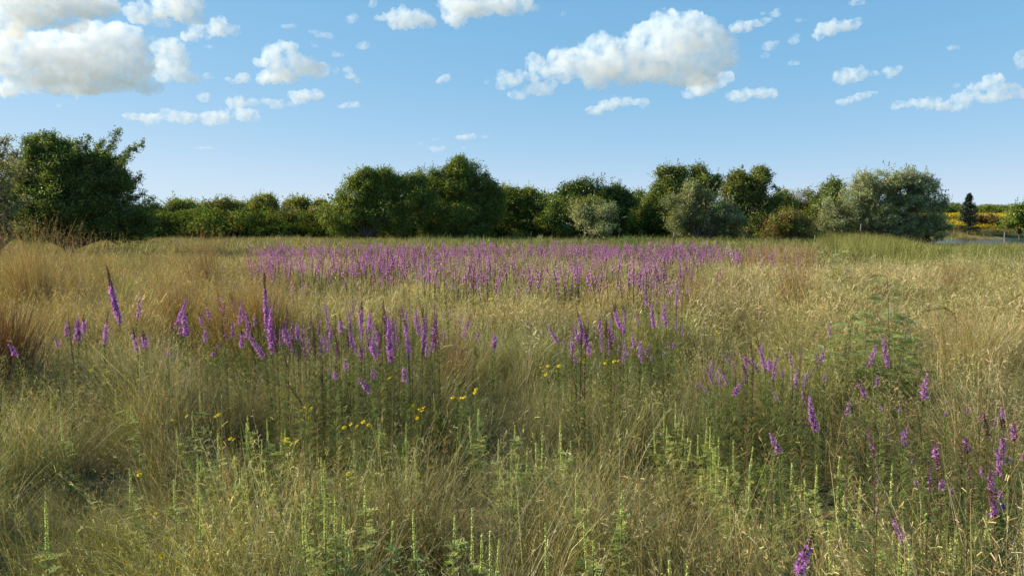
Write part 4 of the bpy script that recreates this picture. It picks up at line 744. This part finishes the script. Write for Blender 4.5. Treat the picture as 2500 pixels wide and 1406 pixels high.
bunch('bluestem_bunch', 'biggest orange brown bunch behind the tall purple spike, shadow at its right', 625, 8.6, 628, 180, -.28, RP, [2,3,4,1], 607, n=1900, wd=.002, sn=200, arch=.28)
bunch('bluestem_bunch', 'second orange bunch touching the left side of the biggest one', 545, 9, 668, 120, -.4, TP, [2,3,3,1,2], 608, n=1100, sn=110)
bunch('bluestem_bunch', 'brown dark tipped bunch breaking the far edge of the field at left', 500, 17, 562, 130, -.35, RP, [2,3,1,2], 609, n=520, sn=150, group=gl)
bunch('bluestem_bunch', 'low straw bunch between the left edge bunch and the first purple spikes', 150, 8.8, 650, 130, -.35, TP, [2,2,4,2,0], 610, n=600, sn=90)
bunch('bluestem_bunch', 'drooping straw bunch over a dark hollow in the left middle', 335, 8.6, 662, 150, -.5, TP, [3,2,3,2,1], 611, n=700, sn=110, arch=.8)
bunch('bluestem_bunch', 'olive straw bunch right behind the biggest orange bunch', 705, 9.6, 655, 110, -.2, [OLIVE, STRAW, TAN], [3,2,1], 612, n=520, sn=90)
bunch('bluestem_bunch', 'orange red bunch among the purple spikes in the centre left cluster', 1108, 6.9, 752, 64, .1, [RUST, (.28,.13,.05), TAN], [3,3,1], 613, n=360, sn=60, arch=.2)
bunch('bluestem_bunch', 'rusty bunch at the right end of the centre purple spikes', 1685, 12, 655, 80, .1, RP, [3,3,3,0], 614, n=360, sn=80)
bunch('bluestem_bunch', 'slim red brown bunch rising where the drift thins out at right', 1938, 13, 598, 70, .15, RP, [4,2,2,1], 615, n=380, sn=110)
for i, (px, d, yt, lb) in enumerate(((1850, 24, 592, 'reddish tall bunch at the left end of the red band before the green reeds'), (1890, 23, 588, 'reddish tall bunch in the middle of the red band before the green reeds'), (1965, 24, 590, 'reddish tall bunch at the right end of the red band before the green reeds'))):
    bunch('bluestem_bunch', lb, px, d, yt, 130, .05, RP, [3,3,3,0], 616+i, n=420, sn=140, group='red band of bunch grass')
bunch('bluestem_bunch', 'dark brown bunch at the foot of the green reeds at right', 2325, 17, 632, 60, .1, RP, [3,3,0,3], 621, n=300, sn=60)
bunch('bluestem_bunch', 'golden bunch with red brown plumes at the right', 2345, 7, 700, 150, .25, [(.36,.27,.06), STRAW, OLIVE, RUST], [3,3,2,1], 622, n=800, sn=60, arch=.22)
bunch('bluestem_bunch', 'small shaded dark green bunch in the reeds at far right', 2440, 22, 625, 90, .0, [GREEN, OLIVE], [3,1], 623, n=360, sn=40, fuzz=False)
bunch('bluestem_bunch', 'bright green tuft between the bent straw and the far left bunches', 290, 12, 612, 70, .0, [(.16,.24,.03), (.2,.22,.04)], [3,2], 624, n=300, sn=30, fuzz=False)
# tall tan grass thickening the left middle distance (too many stems to count)
tg = []
for i in range(4):
    r = rs(640+i); mb = MB(); P, C = blades(r, 60, .3, (.7, 1.15), (.22, .12), (.45, .2), .0024, [TAN, STRAW, GOLD, OLIVE, RUST], [3,4,1,3,1], mb, seg=4, drift=(.8, 0)); panicle(r, P, C, mb, per=8, ln=.06, w=.0018, drop=.05); tg.append(mb.mesh('tall_grass', GM))
r = rs(650); x, y = field(r, 8, 26, 1.7, xlim=lambda x, y: (x/y < -.30) & (x/y > -.9)); k = fbm(x, y, .4, 33) > .38; x, y = x[k], y[k]; n = len(x)
scatter('tall_tan_grass', 'tall wind blown tan grass across the left middle distance', np.stack([x, y, H(x, y)-.02], 1), PI+r.normal(0, .4, n), r.normal(0, .06, (n, 2)), r.uniform(.65, 1.0, n), r.randint(0, 4, n), np.ones((n, 3))*r.uniform(.75, 1.15, (n, 1)), tg)
# ---------------------------------------------------------------- ragweed
RM = leafmat('ragweed_green', trans=.35, gloss=.02, sat_noise=.1, scale=3)
RG = [(.29, .33, .09), (.24, .29, .075), (.33, .36, .12)]; RYL = np.array([.60, .68, .22])
def ragweed(px, ytop, nsp, label, seed, hgt=.58, group='ragweed plants in the foreground'):
    r = rs(seed); z = hgt*r.uniform(.92, 1.08); d = F*(1.65-z)/(ytop-552); b = at(px, 700, d); z0 = hz(b.x, d); z -= 0; Ht = z-z0; o = empty('ragweed_plant', (b.x, d, z0)); tag(o, label, 'ragweed', group)
    sm = MB(); lm = MB()
    for s in range(nsp):
        top = np.array([r.uniform(-.10, .04) if s == 0 else r.uniform(-.15, .13), 0 if s == 0 else r.uniform(-.12, .12), Ht*(1 if s == 0 else r.uniform(.68, .93))]); ln = bez(np.array([0, 0, 0.]), np.array([top[0]*.9, top[1]*.9, top[2]*.35]), top, 12)
        tube(ln, np.linspace(.0045, .0016, 12), sm, (.20, .24, .08), sides=4)
        # feathery divided leaves below the spike
        sl = r.uniform(.07, .17); f0 = 1-sl/Ht; nl = 52; t = f0*(1-.8*r.uniform(0, 1, nl)**1.4); f = t*11; i = np.minimum(f.astype(int), 10); C0 = ln[i]*(1-(f-i))[:, None]+ln[i+1]*(f-i)[:, None]
        for q in range(nl):
            a = r.uniform(0, 2*PI); L_ = r.uniform(.04, .085)*(1.25-t[q]*.6); dr = np.array([math.cos(a)*.85, math.sin(a)*.85, r.uniform(.1, .6)]); mid = C0[q]+dr*L_*np.linspace(0, 1, 5)[:, None]+np.array([0, 0, -.25])*L_*np.linspace(0, 1, 5)[:, None]**2
            c = np.array(RG[r.randint(3)])*r.uniform(.8, 1.25); sd_ = np.array([-math.sin(a), math.cos(a), r.uniform(-.2, .3)])
            ribbons(mid[None], np.array([[.002, .003, .003, .0025, .0008]]), sd_[None], c[None], lm)
            A = np.repeat(mid[1:4], 2, 0); sg = np.tile([1, -1], 3)[:, None]; E = A+(sd_*sg*.9+dr*.5)*L_*.36*r.uniform(.7, 1.1, (6, 1)); M_ = (A+E)/2
            ribbons(np.stack([A, M_, E], 1), np.tile([.0018, .0034, .001], (6, 1)), norm(np.tile(dr, (6, 1))), np.tile(c, (6, 1)), lm)
        # pale flower spike
        mb = MB(); m = int(sl/.0021); t = np.linspace(f0, 1, m); f = t*11; i = np.minimum(f.astype(int), 10); C1 = ln[i]*(1-(f-i))[:, None]+ln[i+1]*(f-i)[:, None]; a = np.arange(m)*2.4+r.normal(0, .2, m); rad = .0055*(1.1-.7*(t-f0)/(1-f0+1e-6))
        P = C1+np.stack([np.cos(a)*rad, np.sin(a)*rad, np.zeros(m)], 1); P = np.concatenate([P, C1+np.stack([np.cos(a+PI)*rad, np.sin(a+PI)*rad, -np.ones(m)*.001], 1)]); leafquads(r, P, .0066, RYL*r.uniform(.75, 1.15, (len(P), 1)), mb, .8)
        mesh_obj('flower_spike', mb.mesh('flower_spike', RM), o)
    mesh_obj('stems', sm.mesh('stems', RM), o); mesh_obj('leaves', lm.mesh('leaves', RM), o)
RW = [(65,1240,1),(285,955,2),(105,965,1),(170,1025,1),(345,990,1),(495,960,1),(460,1010,2),(510,1065,2),(618,1020,4),(668,1030,3),(347,1155,1),(430,1185,2),(455,1130,1),(590,1120,2),(690,1140,3),(772,1135,2),(778,1205,3),(808,1220,3),(885,1195,3),(825,1125,1),(862,1080,3),(960,1025,3),(1000,1085,3),(1145,1255,3),(1067,1260,2),(1210,1315,2),(1185,1005,2),(1213,1080,3),(1250,1045,2),(1270,1100,2),(1325,1070,2),(1360,1030,2),(1372,1068,1),(1380,1295,2),(1450,1172,4),(1503,1210,2),(1490,1340,1),(1640,1000,3),(1672,985,3),(1722,1025,4),(1780,1050,3),(1802,1075,2),(1836,1080,1),(1768,1150,2),(1790,1150,2),(1852,1140,2),(1880,1185,1),(1938,1140,2),(1990,1145,1),(2052,1125,4),(2095,1175,2),(2178,1140,1),(2110,1200,3),(2152,1240,3),(2228,1285,2),(2303,1290,2),(2345,1270,2),(2405,1300,2),(2428,1258,4),(2450,1250,3),(2490,1262,3),(2385,1330,3),(2260,1340,3),(2320,1350,3),(1690,1390,2),(245,840,3),(1105,935,3),(1130,960,2)]
rows = [('bottom row', 1195, 9999), ('second row up', 1100, 1195), ('third row up', 1010, 1100), ('scattered back row', 0, 1010)]
for nm, a, b in rows:
    L_ = sorted(q for q in RW if a <= q[1] < b); n = len(L_)
    for i, (px, yt, ns) in enumerate(L_):
        sp = {1: 'single spiked', 2: 'two spiked', 3: 'three spiked', 4: 'bushy four spiked'}[ns]; w_ = f'{ORD[i]} from the left' if i <= n/2 else f'{ORD[n-1-i]} from the right'
        ragweed(px, yt, ns, f'{sp} ragweed, {w_} in the {nm}', 2000+i+int(yt), hgt=.68 if a > 1190 else .62 if a > 1090 else .53)
# soft green ferny patches at the feet of the ragweed
def forb(name, label, px, y_, w_, hgt, seed, pal=RG, n=90, cat='leafy weed', leaf=.03):
    r = rs(seed); d = F*(1.65-hgt)/(y_-552); b = at(px, 700, d); z0 = hz(b.x, d); o = empty(name, (b.x, d, z0)); tag(o, label, cat); lm = MB(); sm = MB(); Wd = w_*d/F*.5
    for q in range(n//9):
        tp = np.array([r.uniform(-1, 1)*Wd, r.uniform(-.7, .7)*Wd, hgt*r.uniform(.7, 1)-z0]); ln = bez(np.zeros(3), tp*[.3, .3, .6], tp, 8); tube(ln, np.linspace(.004, .001, 8), sm, (.14, .17, .05), sides=3); needle_leaves(r, ln, 42, .06, .0022, lm, pal, .15, 1)
    mesh_obj('stems', sm.mesh('stems', RM), o); mesh_obj('leaves', lm.mesh('leaves', RM), o)
forb('leafy_weed', 'fresh green feathery weed in a dark hollow below the lone leaning purple spike', 1885, 1105, 60, .42, 3001, [(.16,.28,.04)], 110)
forb('leafy_weed', 'yellow green weed right of the sapling with feathery leaves', 2222, 800, 60, .75, 3002, [(.32,.36,.04)], 90)
forb('leafy_weed', 'dark green weed mass below the biggest orange bunch', 600, 860, 190, .55, 3003, [(.06,.09,.03),(.09,.12,.04)], 330)
forb('leafy_weed', 'dark green weed mass below the dense centre left spikes', 830, 900, 220, .5, 3004, [(.06,.09,.03),(.09,.12,.04)], 330)
forb('leafy_weed', 'grey green weed in the shade left of the biggest orange bunch', 395, 735, 60, .6, 3005, [(.10,.15,.06)], 90)
forb('leafy_weed', 'green weed under the upper clump of spikes right of centre', 1600, 830, 110, .6, 3006, [(.10,.16,.04)], 160)
forb('leafy_weed', 'dull green weed behind the small yellow flowers at left', 250, 860, 90, .5, 3007, [(.12,.17,.04)], 120)
# ---------------------------------------------------------------- yellow daisies
YM = leafmat('yellow_petals', trans=.35, gloss=0, sat_noise=.05, scale=3, tcol=(1.1, 1, .4)); YC = np.array([.80, .60, .02])
def daisy(px, y_, spots, label, seed, hgt=.55):
    r = rs(seed); d = F*(1.65-hgt)/(y_-552); b = at(px, 700, d); z0 = hz(b.x, d); o = empty('yellow_daisy_plant', (b.x, d, z0)); tag(o, label, 'yellow flower', 'small yellow daisies in the grass'); sm = MB()
    for (dx, dy) in spots:
        tp = np.array(at(px+dx, y_+dy, d+r.uniform(-.05, .05)))-np.array([b.x, d, z0]); ln = bez(np.zeros(3), tp*[.25, .25, .65], tp, 8); tube(ln, np.linspace(.003, .0012, 8), sm, (.14, .18, .04), sides=3); needle_leaves(r, ln, 16, .07, .0016, sm, [(.15,.22,.04)], .2, .95)
        mb = MB(); nrm = norm(np.array([r.normal(-.25, .35), r.normal(-.5, .3), 1])); u = norm(np.cross(nrm, [.3, 1, .2])); v = np.cross(nrm, u); np_ = 8; R_ = .0122*r.uniform(.85, 1.2)*(d/4)**.45
        for k in range(np_):
            a = k*2*PI/np_+r.normal(0, .1); dr = u*math.cos(a)+v*math.sin(a); sd_ = np.cross(nrm, dr); mb.add([tp+dr*R_*.2, tp+dr*R_*.7+sd_*R_*.3-nrm*R_*.05, tp+dr*R_-nrm*R_*.15, tp+dr*R_*.7-sd_*R_*.3], [[0, 1, 2, 3]], YC*r.uniform(.85, 1.1))
        tube([tp-nrm*.003, tp+nrm*R_*.2, tp+nrm*R_*.3], [R_*.3, R_*.28, R_*.05], mb, (.40, .22, .02), sides=6); mesh_obj('flower_head', mb.mesh('flower_head', YM), o)
    mesh_obj('stems', sm.mesh('stems', RM), o)
DS = [(222,903,[(0,0),(8,-12)],'yellow daisy pair at far left, left one'),(255,903,[(0,0),(6,22)],'yellow daisies right of the far left pair'),(745,1000,[(-8,0),(2,-6),(6,4),(16,-4),(10,20),(-4,24)],'yellow daisies at the foot of the fallen dark stalk'),(1020,1010,[(-2,10),(-6,4),(10,-8),(14,-16),(-10,-20),(4,-12)],'orange yellow daisies left of the bunch with flat heads'),(1115,970,[(-10,0),(-4,-2),(4,2),(12,0),(18,-1)],'flat topped yellow daisies in the middle, tallest bunch'),(1162,950,[(0,0),(-4,8)],'two tiny yellow daisies right of the flat topped ones'),
 (1330,905,[(-4,0),(2,9),(-8,-8),(8,-12)],'yellow daisies at the left of the middle patch'),(1364,893,[(0,0),(-16,10),(-4,14),(3,30)],'yellow daisies right beside the first ones of the middle patch'),(1412,882,[(0,0),(6,-6),(14,0),(18,-6)],'yellow daisies under the lowest spike of the right clump'),(1487,900,[(-9,-14),(0,0),(4,4),(10,-2),(12,-18),(22,-20),(-4,-22)],'largest patch of yellow daisies right of centre'),(562,1070,[(0,0),(8,2)],'lone yellow daisy left of the bushy ragweed'),(700,1072,[(0,0),(10,12),(24,4)],'yellow daisies right of the bushy ragweed'),
 (850,1156,[(0,0),(3,-5)],'orange daisy in the grass left of centre, low down'),(395,1356,[(0,0)],'single orange daisy near the bottom left'),(340,1158,[(0,0)],'single tiny yellow daisy by a ragweed at left'),(1125,695,[(-8,2),(0,0),(8,-2),(14,3)],'far yellow daisies just in front of the purple drift'),(1198,728,[(-3,2),(4,0)],'far yellow daisies below the drift, nearer than the others there'),(528,1015,[(0,0),(6,-4)],'lone orange daisy left of the fallen stalk'),(455,1015,[(0,0),(-32,10)],'dim pair of yellow daisies among the back ragweeds'),(950,922,[(0,0),(7,-2)],'yellow daisy below the dense centre left spikes'),
 (1750,808,[(0,0),(5,3)],'tiny yellow daisy left of the thin spent stalk'),(870,1035,[(-14,0),(0,4),(16,-6),(30,2),(-30,8)],'sprinkle of dim yellow daisies in the left centre grass')]
for i, (px, y_, sp, lb) in enumerate(DS): daisy(px, y_, sp, lb, 3100+i, hgt=.55 if y_ > 760 else .7)
# ---------------------------------------------------------------- feathery mesquite saplings
def sapling(label, px, d, ytop, wpx, ns, seed, cols, grp='mesquite saplings at the right'):
    r = rs(seed); b = at(px, 700, d); z0 = hz(b.x, d); Ht = 1.65+(552-ytop)/F*d-z0; o = empty('mesquite_sapling', (b.x, d, z0)); tag(o, label, 'sapling', grp); sm = MB(); lm = MB(); Wd = wpx*d/F*.5
    for s in range(ns):
        tp = np.array([0 if s == 0 else r.uniform(-1, 1)*Wd, 0 if s == 0 else r.uniform(-.8, .8)*Wd, Ht*(1 if s == 0 else r.uniform(.5, .85))]); ln = bez(np.zeros(3), tp*[.6, .6, .45]+[r.normal(0, .05), 0, 0], tp, 14); tube(ln, np.linspace(.007, .002, 14), sm, (.12, .10, .05), sides=4)
        nl = int(34*Ht)
        for q in range(nl):
            t = r.uniform(.3, 1); f = t*13; i = min(int(f), 12); C0 = ln[i]*(1-(f-i))+ln[i+1]*(f-i); a = r.uniform(0, 2*PI); el = r.uniform(-.1, .7); dr = np.array([math.cos(a)*math.cos(el), math.sin(a)*math.cos(el), math.sin(el)]); L_ = r.uniform(.09, .16); m = 13
            for fork in (-1, 1):
                sd0 = norm(np.cross(dr, [0, 0, 1])); d2 = norm(dr+sd0*.38*fork); tt = np.linspace(0, 1, m)[:, None]; rib = C0+dr*L_*.25+d2*L_*tt+np.array([0, 0, -.35])*L_*tt**2
                ribbons(rib[None], np.full((1, m), .0009), sd0[None], np.array([cols[0]]), lm); sd_ = norm(np.cross(d2, [0, 0, 1])+np.array([0, 0, r.normal(0, .3)])); sg = np.array([1, -1])
                A = np.repeat(rib[1:], 2, 0); E = A+np.tile(sg, m-1)[:, None]*sd_*L_*.24*(1-.35*np.abs(np.repeat(tt[1:], 2, 0)-.5))+d2*L_*.05
                ribbons(np.stack([A, (A+E)/2, E], 1), np.tile([.001, .0032, .001], (len(A), 1)), np.tile(d2, (len(A), 1)), np.tile(np.array(cols[r.randint(len(cols))])*r.uniform(.8, 1.25), (len(A), 1)), lm)
            tube(np.stack([C0, C0+dr*L_*.13, C0+dr*L_*.25]), [.0015]*3, sm, (.15, .16, .05), sides=3)
    mesh_obj('stems', sm.mesh('stems', BK), o); mesh_obj('leaves', lm.mesh('leaves', LMw), o)
SC = [(.30, .37, .15), (.35, .41, .2), (.24, .31, .11)]
sapling('tallest feathery leaved sapling at the right, pale leaflets at its top', 2165, 6.4, 676, 110, 4, 3201, [(.25,.28,.09)]+SC)
sapling('spreading feathery sapling left of the tallest one', 2085, 6.1, 765, 170, 7, 3202, SC)
sapling('low dark green feathery sapling at the foot of the tallest one', 2215, 5.5, 820, 150, 6, 3203, [(.08,.13,.035),(.12,.17,.05)])
sapling('yellowish feathery sapling between the purple pair and the tallest one', 2120, 5.9, 800, 120, 4, 3204, [(.24,.27,.07),(.19,.24,.08)])
sapling('feathery sprig far back before the reeds, left of the pale stalks', 2050, 17, 618, 90, 6, 3205, SC)
# ---------------------------------------------------------------- pale dry weeds with curled leaves
DM = leafmat('dry_curled_leaves', trans=.25, gloss=.02, sat_noise=.1, scale=4)
def dryweed(label, px, d, ytop, wpx, seed, n=90):
    r = rs(seed); b = at(px, 700, d); z0 = hz(b.x, d); Ht = 1.65+(552-ytop)/F*d-z0; o = empty('dry_weed', (b.x, d, z0)); tag(o, label, 'dry weed', 'pale dry weeds in the middle of the meadow'); sm = MB(); lm = MB(); Wd = wpx*d/F*.5
    for s in range(8):
        tp = np.array([r.uniform(-1, 1)*Wd, r.uniform(-.6, .6)*Wd, Ht*r.uniform(.75, 1)]); ln = bez(np.zeros(3), tp*[.3, .3, .7], tp, 9); tube(ln, np.linspace(.003, .0012, 9), sm, (.30, .25, .15), sides=3)
        for q in range(n//8):
            t = r.uniform(.45, 1); f = t*8; i = min(int(f), 7); C0 = ln[i]*(1-(f-i))+ln[i+1]*(f-i); a = r.uniform(0, 2*PI); dr = np.array([math.cos(a), math.sin(a), .3]); L_ = r.uniform(.03, .06); tt = np.linspace(0, 1, 5)[:, None]
            rib = C0+dr*L_*tt+np.array([0, 0, 1])*L_*r.uniform(-1.1, .5)*tt**2; ribbons(rib[None], np.array([[.002, .006, .007, .005, .001]]), np.array([[-math.sin(a), math.cos(a), .2]]), (np.array([.50, .45, .27])*r.uniform(.7, 1.15))[None], lm)
    mesh_obj('stems', sm.mesh('stems', DM), o); mesh_obj('leaves', lm.mesh('leaves', DM), o)
dryweed('pale dry weed with curled leaves, left of the leaning purple spike in the middle', 1285, 7.4, 745, 120, 3301)
dryweed('pale curled dry weed right above the tall tapering spike right of centre', 1420, 7.2, 728, 110, 3302)
dryweed('wispy pale weed at the right end of the upper clump', 1728, 7.6, 712, 60, 3303, 40)
dryweed('faint pale dry weed in the grass right of the spike clumps', 1870, 7.6, 725, 60, 3304, 40)
# bent straw stalks
def straw(label, pts, d, w_, seed, col_=(.52, .46, .28), twigs=0, cat='dry grass stalk'):
    r = rs(seed); P = np.array([np.array(at(x, y, d)) for x, y in pts]); base = P[0].copy(); base[2] = hz(base[0], d); o = empty('bent_grass_stalk', base); tag(o, label, cat); q = np.concatenate([[base*0+[0, 0, 0]], P-base]); n = 16; t = np.linspace(0, len(q)-1, n); i = np.minimum(t.astype(int), len(q)-2); L_ = q[i]*(1-(t-i))[:, None]+q[i+1]*(t-i)[:, None]
    for _ in range(2): L_[1:-1] = (L_[:-2]+2*L_[1:-1]+L_[2:])/4
    mb = MB(); tube(L_, np.linspace(w_, w_*.4, n), mb, col_, sides=4); mesh_obj('stalk', mb.mesh('stalk', DM), o)
    if twigs:
        mb = MB()
        for k in range(twigs):
            a = r.randint(6, n-1); D = norm(L_[min(a+1, n-1)]-L_[a]); E = L_[a]+(D+r.normal(0, .35, 3))*r.uniform(.04, .10); tube(np.stack([L_[a], (L_[a]+E)/2+[0, 0, .01], E]), [w_*.6, w_*.5, w_*.2], mb, col_, sides=3)
        mesh_obj('seed_branches', mb.mesh('seed_branches', DM), o)
straw('pale straw stalk arching over to the right in the centre left cluster', [(1062,870),(1075,850),(1100,842),(1125,858),(1150,885)], 6.6, .003, 3401, twigs=14)
straw('long pale bent stalk before the left edge bunch', [(120,800),(150,765),(195,728)], 7.2, .002, 3402)
straw('pale stalk leaning right in the left middle', [(398,795),(412,770),(428,748)], 7.2, .0016, 3403)
straw('red brown plume bowed to the left over the golden bunch at right', [(2338,785),(2325,760),(2300,750),(2262,760)], 7.2, .0035, 3404, (.14, .07, .05), 26, 'grass plume')
straw('pale twig lying in the grass left of the golden bunch', [(2292,852),(2270,838),(2250,835)], 5.6, .003, 3405, twigs=3)
straw('long pale stalk slanting at the right below the reeds', [(2205,670),(2232,640),(2262,605)], 14, .004, 3406)
straw('pale twig slanting in the grass right of the golden bunch', [(2418,862),(2445,845),(2480,815)], 5.8, .0028, 3407, twigs=3)
print('plants', time.time()-T0)
